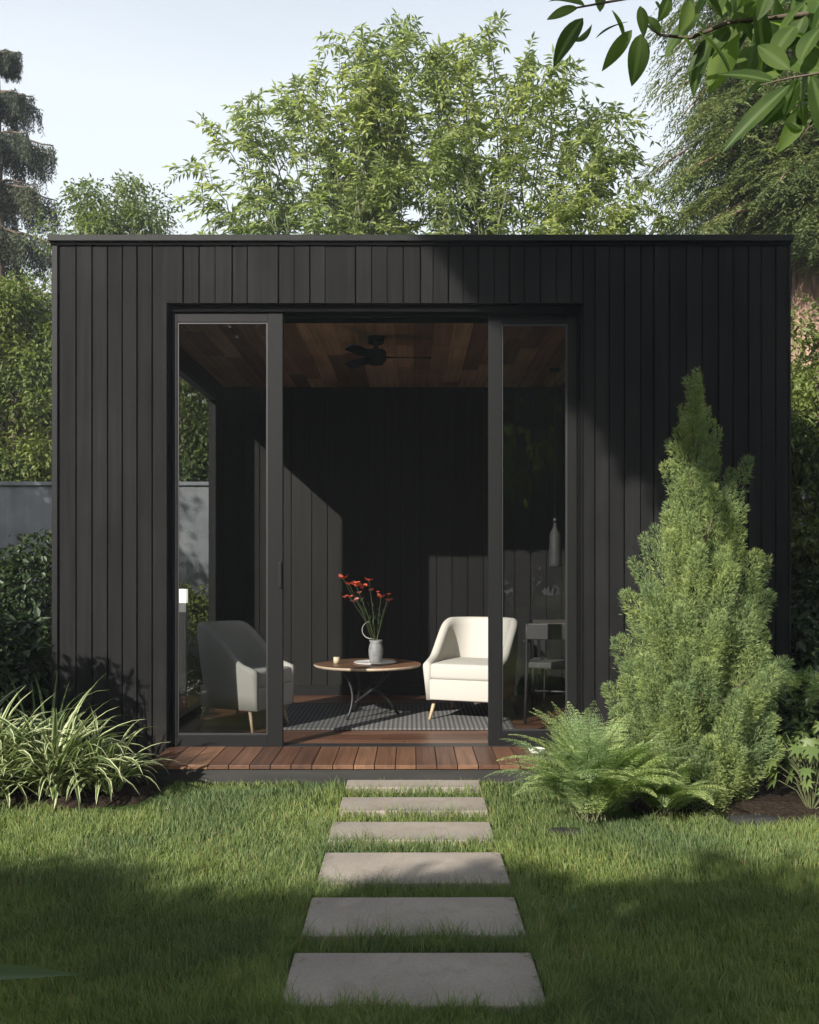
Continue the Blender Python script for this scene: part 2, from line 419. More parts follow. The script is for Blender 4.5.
def grass():
    def field(n, x0, x1, y0, y1, frust=True):
        y = (y0**-1 + rng.uniform(0, 1, n) * (y1**-1 - y0**-1)) ** -1     # denser near
        x = rng.uniform(-1, 1, n) * (y * .46 + .25) if frust else rng.uniform(x0, x1, n)
        return np.stack([x, y], 1)
    A = field(350000, 0, 0, 2.35, 6.6)
    B = np.stack([rng.uniform(-7, 7, 90000), rng.uniform(.3, 12, 90000)], 1)
    B = B[(np.abs(B[:, 0]) > B[:, 1] * .46 + .25) | (B[:, 1] < 2.35)]
    P = np.concatenate([A, B])
    # tufts: pull towards tuft centres
    keep = np.ones(len(P), bool)
    for (yf, _), d in zip(stones, SD):
        keep &= ~((P[:, 0] > SX0 - .006) & (P[:, 0] < SX1 + .006) & (P[:, 1] > yf - d - .004) & (P[:, 1] < yf + .006))
    keep &= ~((P[:, 1] > 6.0) & (P[:, 0] > -1.57) & (P[:, 0] < 1.08))
    keep &= ~((P[:, 1] > 6.5) & (P[:, 0] > -2.4) & (P[:, 0] < 2.5))
    # beds
    keep &= ~((P[:, 0] < -1.42) & (P[:, 1] > 5.35 + .10*np.sin(P[:, 0]*5)))
    keep &= ~((P[:, 0] > 1.15) & (P[:, 1] > 5.10 + .06*np.sin(P[:, 0]*6)))
    P = P[keep]; n = len(P)
    nz = np.sin(P[:,0]*3.1+1.3*np.sin(P[:,1]*2.3))*np.sin(P[:,1]*4.1+P[:,0]*1.7) + .6*np.sin(P[:,0]*9.3+P[:,1]*7.7)
    nz2 = np.sin(P[:,0]*23+2*np.sin(P[:,1]*17))*np.sin(P[:,1]*29)
    h = (.036 + .007 * nz + .010*nz2 + rng.normal(size=n) * .010).clip(.014, .09)
    h[P[:, 1] > 5.75] *= .6
    # shaggier beside the stones
    near = (P[:, 0] > SX0 - .09) & (P[:, 0] < SX1 + .09)
    h[near] *= rng.uniform(1.0, 1.6, near.sum())
    for (yf, _), d in zip(stones, SD):
        m_ = near & (P[:, 1] < yf - d) & (P[:, 1] > yf - d - .05); h[m_] *= rng.uniform(1.0, 1.55, m_.sum())
    long = rng.uniform(size=n) < .02; h[long] *= 1.6
    inpath = (P[:, 0] > SX0) & (P[:, 0] < SX1); h[inpath] *= .95
    az = rng.uniform(0, 2*np.pi, n) * .75 + 1.2*np.sin(P[:,0]*2.1+P[:,1]*1.4) ; lean = rng.uniform(.15, .85, n) * h
    w = rng.uniform(.0015, .0029, n) * (1 + (P[:, 1] > 4.2) * .45)
    d = np.stack([np.cos(az), np.sin(az)], 1); s = np.stack([-d[:, 1], d[:, 0]], 1)
    # face width partly to viewer
    rot = rng.uniform(0, np.pi, n); s = np.stack([np.cos(rot), np.sin(rot)], 1)
    b = np.zeros((n, 3)); b[:, :2] = P; b[:, 2] = -.01
    S = np.zeros((n, 3)); S[:, :2] = s * w[:, None] * .5
    mid = b.copy(); mid[:, :2] += d * (lean * .35)[:, None]; mid[:, 2] += h * .62
    tip = b.copy(); tip[:, :2] += d * lean[:, None]; tip[:, 2] += h * rng.uniform(.85, 1.05, n)
    V = np.stack([b - S, b + S, mid + S*.8, mid - S*.8, tip], 1).reshape(-1, 3)
    i = np.arange(n) * 5
    Q = np.stack([i, i+1, i+2, i+3], 1); T = np.stack([i+3, i+2, i+4], 1)
    np_obj('grass', V, [Q, T], G['grass'], kind='stuff', label='mown green lawn grass around the stepping stones', cat='grass')
grass()

# planting beds
def bed(name, poly, z):
    mb = MB(); n = len(poly)
    cx = sum(p[0] for p in poly)/n; cy = sum(p[1] for p in poly)/n
    vs = [(x, y, -.01) for x, y in poly] + [(cx+(x-cx)*.9, cy+(y-cy)*.85, z) for x, y in poly]
    fs = [(i, (i+1) % n, n+(i+1) % n, n+i) for i in range(n)] + [tuple(range(n, 2*n))]
    mb.add(vs, fs); return mb.build(name, M['soil'], kind='structure')
bed('planting_bed', [(-6,5.45),(-3.2,5.38),(-2.4,5.34),(-1.8,5.36),(-1.5,5.5),(-1.46,5.9),(-1.6,6.5),(-2.40,6.52),(-2.42,9.8),(-6,10.4)], .05)
bed('planting_bed', [(1.12,6.4),(1.15,5.35),(1.35,5.08),(2.0,5.05),(2.8,5.0),(5,5.1),(6,10.4),(2.56,9.8),(2.53,6.5)], .05)

# ------------------------------------------------------------------ the studio
FY = 6.54
XL, XR = wx(52, FY), wx(790, FY)
OX0, OX1, OZ = wx(166.5, FY), wx(582.5, FY), wz(303, FY)
FZ = .10; CZ = 2.94; IXL, IXR = -1.74, 1.95; BY = 9.23
TOP = wz(241, FY)
st = empty('garden_studio', (0, FY, 0), 'black timber clad garden studio with flat roof and large glazed opening', 'garden studio')
def sb(mb, name, mat, parent=None, bevel=0, **k):
    p = parent or st
    if p is st: mb.v = [(x, y - FY, z) for x, y, z in mb.v]
    else: mb.v = [(x, y - FY, z) for x, y, z in mb.v]
    return mb.build(name, mat, p, bevel, **k)

grooves = [58.5,75.6,91.6,107,121.8,136.6,151.8,182.7,198.6,215,231.7,247,278,294,309.5,325,355,371.5,387,403,420,433,448,463,478,494,509,524,540,556,571,583,594.6,609,624,640.5,653.5,669,686,702,718,733,748,761,775.5,789]
gapw = {i: (.010 if i % 3 else .006) for i in range(60)}
mb = MB()
for i in range(len(grooves) - 1):
    w = .005 if grooves[i] > 225 and i % 2 else .0075
    if i in (9, 13, 15, 18, 21, 23): w = .003
    x0 = wx(grooves[i], FY) + w; x1 = wx(grooves[i+1], FY) - .002
    dy = random.uniform(0, .004)
    def piece(a, b, z0, z1):
        mb.box(a, b, FY + dy, FY + .022, z0, z1)
    if x1 <= OX0 or x0 >= OX1: piece(x0, x1, .02, TOP - .03)
    elif x0 < OX0 < x1:
        piece(x0, OX0, .02, OZ); piece(x0, x1, OZ, TOP - .03)
    elif x0 < OX1 < x1:
        piece(OX1, x1, .02, OZ); piece(x0, x1, OZ, TOP - .03)
    else: piece(x0, x1, OZ, TOP - .03)
sb(mb, 'front_cladding', M['clad'], bevel=.0015)
mb = MB()   # backing wall with opening
mb.box(XL + .01, IXL - .062, FY + .022, FY + .06, 0, TOP - .01); mb.box(IXL - .061, OX0 - .012, FY + .022, FY + .15, 0, TOP - .01); mb.box(OX1 + .012, XR - .01, FY + .022, FY + .15, 0, TOP - .01)
mb.box(OX0 - .012, OX1 + .012, FY + .022, FY + .15, OZ + .014, TOP - .01)
sb(mb, 'wall', M['backing'])
mb = MB()   # reveal lining and corner posts
mb.box(OX0 - .012, OX0, FY + .023, FY + .22, .0, OZ + .012); mb.box(OX1, OX1 + .012, FY + .023, FY + .22, .0, OZ + .012)
mb.box(OX0, OX1, FY + .023, FY + .22, OZ, OZ + .012)
sb(mb, 'reveal_lining', M['trim'])
mb = MB()
mb.box(XL, wx(57.6, FY), FY - .006, FY + .07, 0, TOP - .012)
sb(mb, 'corner_post', M['frame'], bevel=.002); mb = MB()
mb.box(wx(788.5, FY) + .003, XR + .004, FY - .006, FY + .16, 0, TOP - .012)
sb(mb, 'corner_post', M['frame'], bevel=.002)
# side / rear walls (boards)
def board_wall(mb, x0, x1, y0, y1, z0, z1, axis, step=.1, gap=.007, face=+1, th=.02):
    a, b = (x0, x1) if axis == 'x' else (y0, y1); p = a
    while p < b - .01:
        q = min(p + step * random.choice([1, 1, 1, 1.9]), b); j = random.uniform(0, .003)
        if axis == 'x': mb.box(p + gap/2, q - gap/2, y0 + j, y1, z0, z1)
        else: mb.box(x0 + j, x1, p + gap/2, q - gap/2, z0, z1)
        p = q
mb = MB(); board_wall(mb, IXR + .16, XR - .0, FY + .16, BY + .2, 0, TOP - .012, 'y')
mb = MB(); p = FY + .165
while p < BY + .2:
    q = min(p + .1, BY + .21); mb.box(XR - .022, XR - random.uniform(0, .003), p + .003, q - .004, .02, TOP - .012); p = q
p = IXL - .05
while p < XR - .03:
    q = p + .1; mb.box(p + .003, min(q, XR - .024) - .004, BY + .14, BY + .16 + random.uniform(0, .003), .02, TOP - .012); p = q
sb(mb, 'rear_cladding', M['clad'])
mb = MB(); mb.box(IXR + .03, XR - .024, FY + .151, BY + .138, 0, CZ + .02); sb(mb, 'side_wall', M['backing'])
mb = MB(); mb.box(IXL - .06, IXR + .029, BY + .03, BY + .138, 0, CZ + .02); sb(mb, 'back_wall', M['backing'])
# interior lining
mb = MB(); p = IXL
while p < IXR:
    q = min(p + random.choice([.145, .145, .145, .19]), IXR)
    mb.box(p + .0035, q - .0035, BY + random.uniform(0, .003), BY + .029, FZ, CZ - .004); p = q
p = FY + .23
while p < BY:
    q = min(p + .145, BY); mb.box(IXR + random.uniform(0, .003), IXR + .029, p + .0035, q - .0035, FZ, CZ - .004); p = q
sb(mb, 'interior_panelling', M['inner'], bevel=.0012)
mb = MB(); mb.box(IXL + .002, IXR - .002, BY - .018, BY - .001, FZ + .002, FZ + .09); sb(mb, 'skirting_board', M['frame'])
# left glazed wall
WY0, WY1 = FY + .24, 8.85
mb = MB()
mb.box(IXL - .06, IXL, WY1, BY + .029, FZ, CZ - .004)
mb.box(IXL - .06, IXL, FY + .151, WY0, FZ, CZ - .004)
mb.box(IXL - .058, IXL - .002, WY0, WY1, 2.80, CZ - .004)
sb(mb, 'glazed_side_wall', M['inner'])
wf = MB()
for (a, b, c, d) in ((WY0, WY1, FZ, FZ + .06), (WY0, WY1, 2.755, 2.799), (WY0, WY0 + .04, FZ + .06, 2.755), (WY1 - .045, WY1, FZ + .06, 2.755)):
    wf.box(IXL - .05, IXL + .012, a, b, c, d)
wfo = sb(wf, 'side_window', M['frame'], bevel=.002)
g = MB(); g.box(IXL - .028, IXL - .020, WY0 + .038, WY1 - .043, FZ + .058, 2.757); sb(g, 'glass_pane', M['clear'], wfo)
# floor, ceiling, roof
mb = MB(); p = FY + .20; r = 0
while p < BY:
    q = p + .12; x = IXL - random.uniform(0, .8)
    while x < IXR:
        ln = random.uniform(.5, 1.1); a = max(x, IXL); b = min(x + ln, IXR)
        if b > a: mb.box(a + .001, b - .001, p + .001, min(q, BY) - .001, FZ - .02, FZ + random.uniform(-.0006, .0006))
        x += ln
    p = q
sb(mb, 'floor', M['floor'])
mb = MB(); mb.box(IXL - .06, IXR + .03, FY + .151, BY + .03, 0, FZ - .021); sb(mb, 'floor_base', M['backing'])
mb = MB(); x = IXL
while x < IXR:
    q = min(x + .135, IXR); y = FY + .16 - random.uniform(0, .9)
    while y < BY:
        ln = random.uniform(.7, 1.9); a = max(y, FY + .23); b = min(y + ln, BY)
        if b - a > .01: mb.box(x + .0015, q - .0015, a + .001, b - .001, CZ + random.uniform(0, .002), CZ + .02)
        y += ln
    x = q
sb(mb, 'ceiling', M['ceil'])
mb = MB(); mb.box(IXL - .06, IXR + .03, FY + .151, BY + .138, CZ + .022, 3.34)
mb.box(XL + .01, XR - .03, FY + .152, BY + .13, 3.342, TOP - .005)
roof = sb(mb, 'roof', M['trim'])
mb = MB(); mb.box(XL - .018, XR + .016, FY - .03, BY + .2, TOP - .008, TOP + .034)
mb2 = MB(); mb2.box(XL - .004, XR + .004, FY - .012, FY + .10, TOP - .030, TOP - .010)
sb(mb, 'roof_trim', M['trim'], roof, bevel=.004); sb(mb2, 'drip_edge', M['backing'], roof)
# overhead beam to close the header inside
mb = MB(); mb.box(OX0, OX1, FY + .224, FY + .228, CZ - .0, OZ + .012); sb(mb, 'header_panel', M['trim'])

# sliding doors
DY0, DY1 = 6.60, 6.655
def door(x0, x1, sl, sr, z0, z1, rb, rt, y0, lab, handle=None):
    y1 = y0 + .05
    a = x0 + sl; b = x1 - sr
    mb = MB()
    mb.box(x0, a, y0, y1, z0, z1); mb.box(b, x1, y0, y1, z0, z1)
    mb.box(a, b, y0 + .002, y1 - .002, z0, z0 + rb); mb.box(a, b, y0 + .002, y1 - .002, z1 - rt, z1)
    d = sb(mb, 'sliding_door', M['frame'], bevel=.0025, label=lab)
    g = MB(); g.box(a - .004, b + .004, y0 + .020, y0 + .028, z0 + rb - .004, z1 - rt + .004); sb(g, 'glass_pane', M['glass'], d)
    # slim glazing bead
    bd = MB()
    for q in ((a, a + .010, z0 + rb, z1 - rt), (b - .010, b, z0 + rb, z1 - rt)):
        bd.box(q[0], q[1], y0 + .008, y0 + .018, q[2], q[3])
    bd.box(a + .010, b - .010, y0 + .008, y0 + .018, z0 + rb, z0 + rb + .01); bd.box(a + .010, b - .010, y0 + .008, y0 + .018, z1 - rt - .01, z1 - rt)
    sb(bd, 'glazing_bead', M['dark_metal'], d)
    if handle:
        h = MB(); h.box(handle - .012, handle + .010, y0 - .012, y0 - .001, wz(588, y0), wz(562, y0)); sb(h, 'handle', M['handle'], d, bevel=.003)
    return d
def X(p): return wx(p, DY0 + .02)
Dz0, Dz1 = FZ - .004, wz(314, DY0)
door(X(169.5), X(283), .053, .100, Dz0, Dz1 + .01, .082, .062, DY0 + .005, 'left sliding glass door, partly reflecting trees', X(280.5))
door(X(489), X(580.5), .086, .082, Dz0, Dz1 + .01, .10, .062, DY0 + .058, 'right sliding glass door beside the armchair')
mb = MB(); mb.box(OX0 + .002, OX1 - .002, DY0 - .012, DY0 + .13, Dz1 + .012, OZ - .002)
mb.box(OX0 + .001, OX0 + .02, DY0 - .01, DY0 + .128, FZ, Dz1 + .011); mb.box(OX1 - .02, OX1 - .001, DY0 - .01, DY0 + .128, FZ, Dz1 + .011)
mb.box(X(283), X(489), FY + .19, FY + .2, 2.93, Dz1 + .008)
sb(mb, 'door_track', M['backing'])
mb = MB(); mb.box(OX0 + .021, OX1 - .021, DY0 + .01, DY0 + .13, FZ - .018, FZ + .001); sb(mb, 'threshold', M['dark_metal'])
# deck
mb = MB(); x = -1.60
DX1 = 1.08
while x < DX1:
    q = min(x + .125, DX1); y = 6.0
    mb.box(x + .002, q - .003, 6.0, DY0 + .008 if (q > OX0 and x < OX1) else FY - .008, FZ - .026, FZ + random.uniform(-.001, .001)); x = q
dk = sb(mb, 'deck', M['deck'], bevel=.002)
mb = MB(); mb.box(-1.585, DX1 - .012, 6.012, 6.032, -.02, FZ - .029); mb.box(-1.585, -1.565, 6.032, FY - .01, -.02, FZ - .029); mb.box(DX1 - .032, DX1 - .012, 6.032, FY - .01, -.02, FZ - .029)
sb(mb, 'fascia', M['fascia'], dk)
mb = MB(); mb.box(-1.56, 1.04, 6.04, FY - .02, -.01, FZ - .04); sb(mb, 'joist', M['backing'], dk)

# ------------------------------------------------------------------ furniture
def armchair(loc, rz, lab):
    t = empty('armchair', loc, lab, 'armchair', 'cream armchairs inside the studio', rz)
    hw, fy, th = .315, -.33, .065
    # U path in plan
    path = []; rc = .24
    for s in np.linspace(0, 1, 12): path.append((-hw, fy + (.33 - rc - fy) * s * 1.0, 0))
    for a in np.linspace(0, math.pi/2, 12)[1:]: path.append((-hw + rc - rc*math.cos(a), .33 - rc + rc*math.sin(a), 0))
    for s in np.linspace(0, 1, 8)[1:]: path.append((-hw + rc + (2*hw - 2*rc)*s, .33, 0))
    for a in np.linspace(0, math.pi/2, 12)[1:]: path.append((hw - rc + rc*math.sin(a), .33 - rc + rc*math.cos(a), 0))
    for s in np.linspace(1, 0, 12)[1:]: path.append((hw, fy + (.33 - rc - fy) * s, 0))
    n = len(path); zb = .17
    def h(y):
        s = min(max((y - (-.24)) / .44, 0), 1); s = s*s*(3-2*s); return .455 + .03*min(1,(y-fy)/.1) + (.775 - .485) * s
    vs = []; K = 12
    for i, (x, y, _) in enumerate(path):
        a = path[max(i-1, 0)]; b = path[min(i+1, n-1)]; tx, ty = b[0]-a[0], b[1]-a[1]; l = math.hypot(tx, ty)
        nx, ny = -ty/l, tx/l             # outward (left of travel) : path goes clockwise seen from above
        top = h(y); lean = lambda z: max(0, (z - .3)) * .16 * max(0, (y + .1)) / .43
        flare = lambda z: -.035 * (1 - min(1, (z - zb) / .3))
        prof = [(0, zb), (0, zb + .12), (0, (zb + top)/2), (0, top - .035), (-.008, top - .012), (-.028, top), (-th + .022, top - .001), (-th, top - .016),
                (-th - .004, top - .06), (-th - .004, (top + .3)/2), (-th - .004, .32), (-th - .004, zb)]
        for o_, z in prof:
            off = o_ + (flare(z) if o_ == 0 else 0)
            vs.append((x + nx*off, y + ny*off + lean(z), z))
    fs = []
    for i in range(n - 1):
        for k in range(K):
            k2 = (k + 1) % K
            fs.append((i*K+k, i*K+k2, (i+1)*K+k2, (i+1)*K+k))
    fs.append(tuple(range(K - 1, -1, -1))); fs.append(tuple((n-1)*K + k for k in range(K)))
    mb = MB(); mb.add(vs, fs, True); mb.build('shell', M['fabric'], t)
    def pad(name, x0, x1, y0, y1, z0, z1, bev):
        q = MB(); q.box(x0, x1, y0, y1, z0, z1); o = q.build(name, M['fabric'], t)
        m = o.modifiers.new('b', 'BEVEL'); m.width = bev; m.segments = 4
        for p in o.data.polygons: p.use_smooth = True
        return o
    pad('seat_base', -hw + .058, hw - .058, fy - .004, .28, zb + .002, .33, .012)
    pad('seat_cushion', -hw + .06, hw - .06, fy - .008, .27, .325, .45, .03)
    for sx, sy in ((-1,-1),(1,-1),(-1,1),(1,1)):
        q = MB(); q.tube([(sx*.24, sy*.23 , zb + .01), (sx*.275, sy*.285, 0)], [.017, .010], 10); q.build('leg', M['oak'], t)
    return t
armchair((wx(474, 7.85), 7.85, FZ), R(-20), 'cream tub armchair to the right of the round table, fully lit')
lc = armchair((wx(245, 7.4), 7.36, FZ), R(64), 'cream tub armchair seen behind the left sliding glass door'); lc.scale = (.84, .84, 1)

# rug
mb = MB(); mb.box(wx(268, 7.25), wx(515, 7.25), 7.25, 8.6, FZ + .002, FZ + .016)
o = mb.build('rug', M['rug'], bevel=.003, label='grey ribbed rug under the round table', cat='rug')

# coffee table
TY = 7.82; TX = wx(367.5, TY); TZ = wz(663, TY)
t = empty('coffee_table', (TX, TY, FZ + .016), 'round coffee table with dark wood top and curved black legs', 'coffee table')
hh = TZ - FZ - .016; mb = MB(); mb.lathe([(0, hh), (.40, hh), (.416, hh - .003)], n=56); mb.build('tabletop', M['walnut'], t)
mb = MB(); mb.lathe([(.416, hh - .003), (.42, hh - .010), (.41, hh - .024), (0, hh - .025)], n=56); mb.build('tabletop_rim', M['edge'], t)
def leg(pts): 
    q = MB(); ps = []; pts = [Vector(p) for p in pts]
    for s in np.linspace(0, 1, 12):
        a, b, c, d = pts; ps.append((1-s)**3*a + 3*(1-s)**2*s*b + 3*(1-s)*s*s*c + s**3*d)
    q.tube(ps, .011, 8); q.build('leg', M['dark_metal'], t)
top = hh - .025
leg([(-.20, -.10, top), (-.10, -.12, top*.62), (-.08, -.14, top*.4), (-.15, -.18, 0)])
leg([(.20, -.06, top), (.10, -.04, top*.62), (-.02, -.08, top*.45), (-.10, -.13, top*.3)])
leg([(.02, .02, top*.56), (.12, .02, top*.5), (.18, .08, top*.25), (.24, .10, 0)])
leg([(-.12, .18, top), (-.04, .10, top*.62), (-.06, .16, top*.35), (-.14, .24, 0)])
leg([(.14, .20, top), (.10, .12, top*.62), (.0, .10, top*.5), (-.06, .12, top*.45)])

# tray, vase, flowers, candle
t = MB(); t.lathe([(0, .004), (.15, .004), (.165, .012), (.168, .012), (.155, 0), (0, 0)], n=40)
o = t.build('tray', M['ceramic'], label='flat pale round tray on the coffee table under the vase', cat='tray'); o.location = (TX + .06, TY - .02, TZ + .001)
VX = wx(376, TY); VY = TY - .02; VZ = TZ + .006
t = MB(); prof = [(0, 0), (.042, 0), (.048, .01), (.055, .06), (.057, .10), (.050, .135), (.043, .155), (.052, .175), (.047, .175), (.038, .155), (.045, .13), (.05, .09), (.04, .02), (0, .015)]
t.lathe(prof, n=40); o = t.build('vase', M['vase'], label='ribbed grey stoneware vase on the coffee table holding red flowers', cat='vase'); o.location = (VX, VY, VZ)
for v in o.data.vertices:
    a = math.atan2(v.co.y, v.co.x); r = math.hypot(v.co.x, v.co.y)
    if r > .01: k = 1 + .02*math.cos(a*20); v.co.x *= k; v.co.y *= k
fb = empty('flower_bouquet', (VX, VY, VZ + .02), 'loose bouquet of coral red blossoms standing in the grey vase', 'flowers')
heads = [(343,578,1),(349,584,.7),(356,585,1.1),(362,587,1.25),(369,580,.8),(345,597,.6),(350,597,.55),(354,601,.95),(381,597,.85),(389,600,.8),(371,590,.5),(359,593,.6),(378,592,.35),(389,594,.4)]
def blossom(hx, hy, hz, s, mat):
    q = MB()
    for k in range(6):
        a = k * math.pi/3 + random.uniform(-.2, .2); tilt = random.uniform(.1, .7); r = .024 * s
        d = Vector((math.cos(a), math.sin(a)*.8, tilt)); u = Vector((-math.sin(a), math.cos(a), 0)) * r * .62
        c = Vector((hx, hy, hz))
        q.add([c, c + d*r*.6 - u + Vector((0,0,-.003)), c + d*r*1.15 - u*.5, c + d*r*1.3 , c + d*r*1.15 + u*.5, c + d*r*.6 + u + Vector((0,0,-.003))], [(0,1,2,3),(0,3,4,5)], True)
    q.lathe([(0,-.008*s),(.008*s,-.003*s),(.009*s,.004*s),(0,.010*s)], (hx, hy, hz), 8)
    q.build('blossom', mat, fb)
for k, (px, py, s) in enumerate(heads):
    yy = TY - .02 + random.uniform(-.08, .08)
    hx, hz = wx(px, yy) - VX, wz(py, yy) - VZ - .02; hy = yy - VY
    blossom(hx, hy, hz, s*1.55, M['petal'] if k % 4 != 3 or s > 1 else M['bud'])
    if k in (3, 7, 10, 11, 12, 5): continue
    q = MB(); jx = random.uniform(-.015, .015)
    q.tube([(jx, 0, 0), (jx*1.2 + hx*.08, hy*.1, .15), (hx*.45, hy*.5, .15 + (hz-.15)*.5), (hx*.85, hy*.9, .15 + (hz-.15)*.85), (hx, hy, hz)], [.0022,.002,.0018,.0015,.001], 5)
    q.build('stem', M['stem'], fb)
q = MB(); q.tube([(.0,0,.12),(-.02,0,.165)] + [(-.035 - .062*math.sin(a_)*1.15, -.02, .235 - .068*math.cos(a_)) for a_ in np.linspace(.1, 2.9, 22)], [.002,.003] + list(np.linspace(.0045, .0015, 22)), 6); q.build('curled_twig', M['dried'], fb)
Pl=[];Al=[]
for k in range(46):
    a = random.choice(heads); f = random.uniform(.1, .6); hx = wx(a[0], TY) - VX; hz = wz(a[1], TY) - VZ
    Pl.append((hx*f*.9 + .01, random.uniform(-.02,.02), .17 + (hz-.17)*f)); Al.append((random.uniform(-.6,.7), random.uniform(-.5,.5), 1))
V, F = leaves_geo(np.array(Pl), np.array(Al), rdir(46), .055*np.ones(46), .010*np.ones(46)); np_obj('leaves', V, [F], G['dark'], fb)
cj = empty('candle_jar', (wx(336.5, TY - .06), TY - .06, TZ + .002), 'small cream candle in a glass jar on the coffee table', 'candle')
q = MB(); q.lathe([(0,.001),(.024,.001),(.024,.05),(0,.05)], n=24); q.build('candle', M['wax'], cj)
q = MB(); q.lathe([(.0275,0),(.0275,.062)], n=24); q.build('glass_jar', M['clear'], cj)
q = MB(); q.tube([(0,0,.05),(0,0,.062)], .0015, 5); q.build('wick', M['handle'], cj)

# ceiling fan
M['fanblack'] = simple('matt black fan', (.004,.004,.004), .95, 0, .02)
t = empty('ceiling_fan', (wx(376, 7.2), 7.2, CZ), 'black three bladed fan hanging from the cedar ceiling', 'ceiling fan')
q = MB(); q.lathe([(0,-.001),(.062,-.001),(.055,-.045),(.016,-.06),(.016,-.10),(0,-.10)], n=28); q.build('canopy', M['fanblack'], t)
q = MB(); q.lathe([(0,-.09),(.06,-.092),(.075,-.11),(.075,-.165),(.05,-.195),(0,-.20)], n=32); q.build('motor_housing', M['fanblack'], t)
for a in (4, 124, 244):
    q = MB(); n = 8; ca, sa = math.cos(R(a)), math.sin(R(a)); vs = []
    for i in range(n + 1):
        r = .07 + .33*i/n; w = .030 + .018*math.sin(min(1, i/3)*math.pi/2); w *= 1 if i < n else .6
        for s in (-1, 1):
            vs.append((ca*r - sa*w*s, sa*r + ca*w*s, -.14 + s*.010)); 
    vs2 = [(x, y, z - .008) for x, y, z in vs]; m = len(vs); fs = []
    for i in range(n):
        fs += [(2*i, 2*i+1, 2*i+3, 2*i+2), (m+2*i+2, m+2*i+3, m+2*i+1, m+2*i), (2*i, 2*i+2, m+2*i+2, m+2*i), (2*i+3, 2*i+1, m+2*i+1, m+2*i+3)]
    fs += [(0, m, m+1, 1), (2*n+1, m+2*n+1, m+2*n, 2*n)]
    q.add(vs + vs2, fs); q.build('blade', M['fanblack'], t)

# pendant lamp
PY = 8.35; t = empty('pendant_lamp', (wx(555, PY), PY, CZ), 'slim pendant lamp with grey glass shade behind the right door', 'pendant lamp')
z1 = wz(530, PY) - CZ; z2 = wz(567, PY) - CZ
q = MB(); q.lathe([(0,-.001),(.05,-.001),(.045,-.025),(0,-.026)], n=24); q.build('canopy', M['dark_metal'], t)
q = MB(); q.tube([(0,0,-.02),(0,0,z1+.06)], .003, 6); q.build('cord', M['dark_metal'], t)
q = MB(); q.lathe([(.012,z1+.06),(.018,z1+.02),(.045,z1-.03),(.05,z2+.02),(.05,z2),(.046,z2),(.046,z2+.02),(.041,z1-.03)], n=28); q.build('lamp_shade', simple('smoky white glass', (.03,.03,.03), .6, 0, .15), t)
q = MB(); q.lathe([(0,z1+.064),(.016,z1+.06),(.016,z1+.10),(0,z1+.10)], n=16); q.build('lamp_holder', M['dark_metal'], t)

# writing desk and dining chair at the right
dt = empty('desk', (1.42, 8.35, FZ), 'narrow dark desk in the right corner of the studio', 'desk')
q = MB(); q.box(-.38, .46, -.26, .26, .70, .73); q.build('tabletop', simple('smoked oak', (.085,.075,.065), .4, 0, .4, 20, .2), dt, bevel=.003)
q = MB(); q.box(-.34, .42, -.22, .22, .62, .70); q.build('drawer', M['fascia'], dt)
for sx, sy in ((-.36,-.24),(.44,-.24),(-.36,.24),(.44,.24)):
    q = MB(); q.box(sx-.015, sx+.015, sy-.015, sy+.015, 0, .70); q.build('leg', M['dark_metal'], dt)
ch = empty('desk_chair', (wx(556, 7.75), 7.72, FZ), 'black framed chair with grey seat behind the right door', 'chair', rz=R(180-14))
for sx in (-1, 1):
    q = MB(); q.tube([(sx*.21,-.20,0),(sx*.205,-.19,.42),(sx*.205,-.185,.44)], .012, 8); q.build('leg', M['dark_metal'], ch)
    q = MB(); q.tube([(sx*.215,.22,0),(sx*.205,.20,.42),(sx*.20,.225,.62),(sx*.195,.25,.76)], .012, 8); q.build('leg', M['dark_metal'], ch)
    q = MB(); q.tube([(sx*.215,-.19,.43),(sx*.225,-.17,.60),(sx*.225,.20,.62)], .010, 8); q.build('armrest', M['dark_metal'], ch)
q = MB(); q.box(-.21,.21,-.21,.20,.415,.465); q.build('seat', M['fabric_grey'], ch, bevel=.015)
q = MB(); q.box(-.20,.20,.235,.255,.64,.76); q.build('backrest', M['dark_metal'], ch, bevel=.006)
q = MB(); q.tube([(-.21,-.19,.2),(.21,-.19,.2)], .008, 6); q.build('stretcher', M['dark_metal'], ch)
q = MB(); q.lathe([(0,0),(.045,0),(.07,.05),(.062,.12),(.03,.17),(.028,.21),(.034,.215),(.024,.215),(.024,.17),(0,.16)], n=24)
o = q.build('jug', simple('dark glazed jug', (.10,.10,.10), .3), label='dark rounded jug standing on the desk', cat='jug'); o.location = (1.36, 8.28, FZ + .73)
# small dish on the deck by the right door
dy = 6.36
q = MB(); q.lathe([(0,.006),(.035,.006),(.052,.030),(.056,.030),(.040,0),(0,0)], n=28); o = q.build('dish', M['ceramic'], label='small white dish left on the deck by the right door', cat='dish'); o.location = (wx(537, dy), dy, FZ + .003)

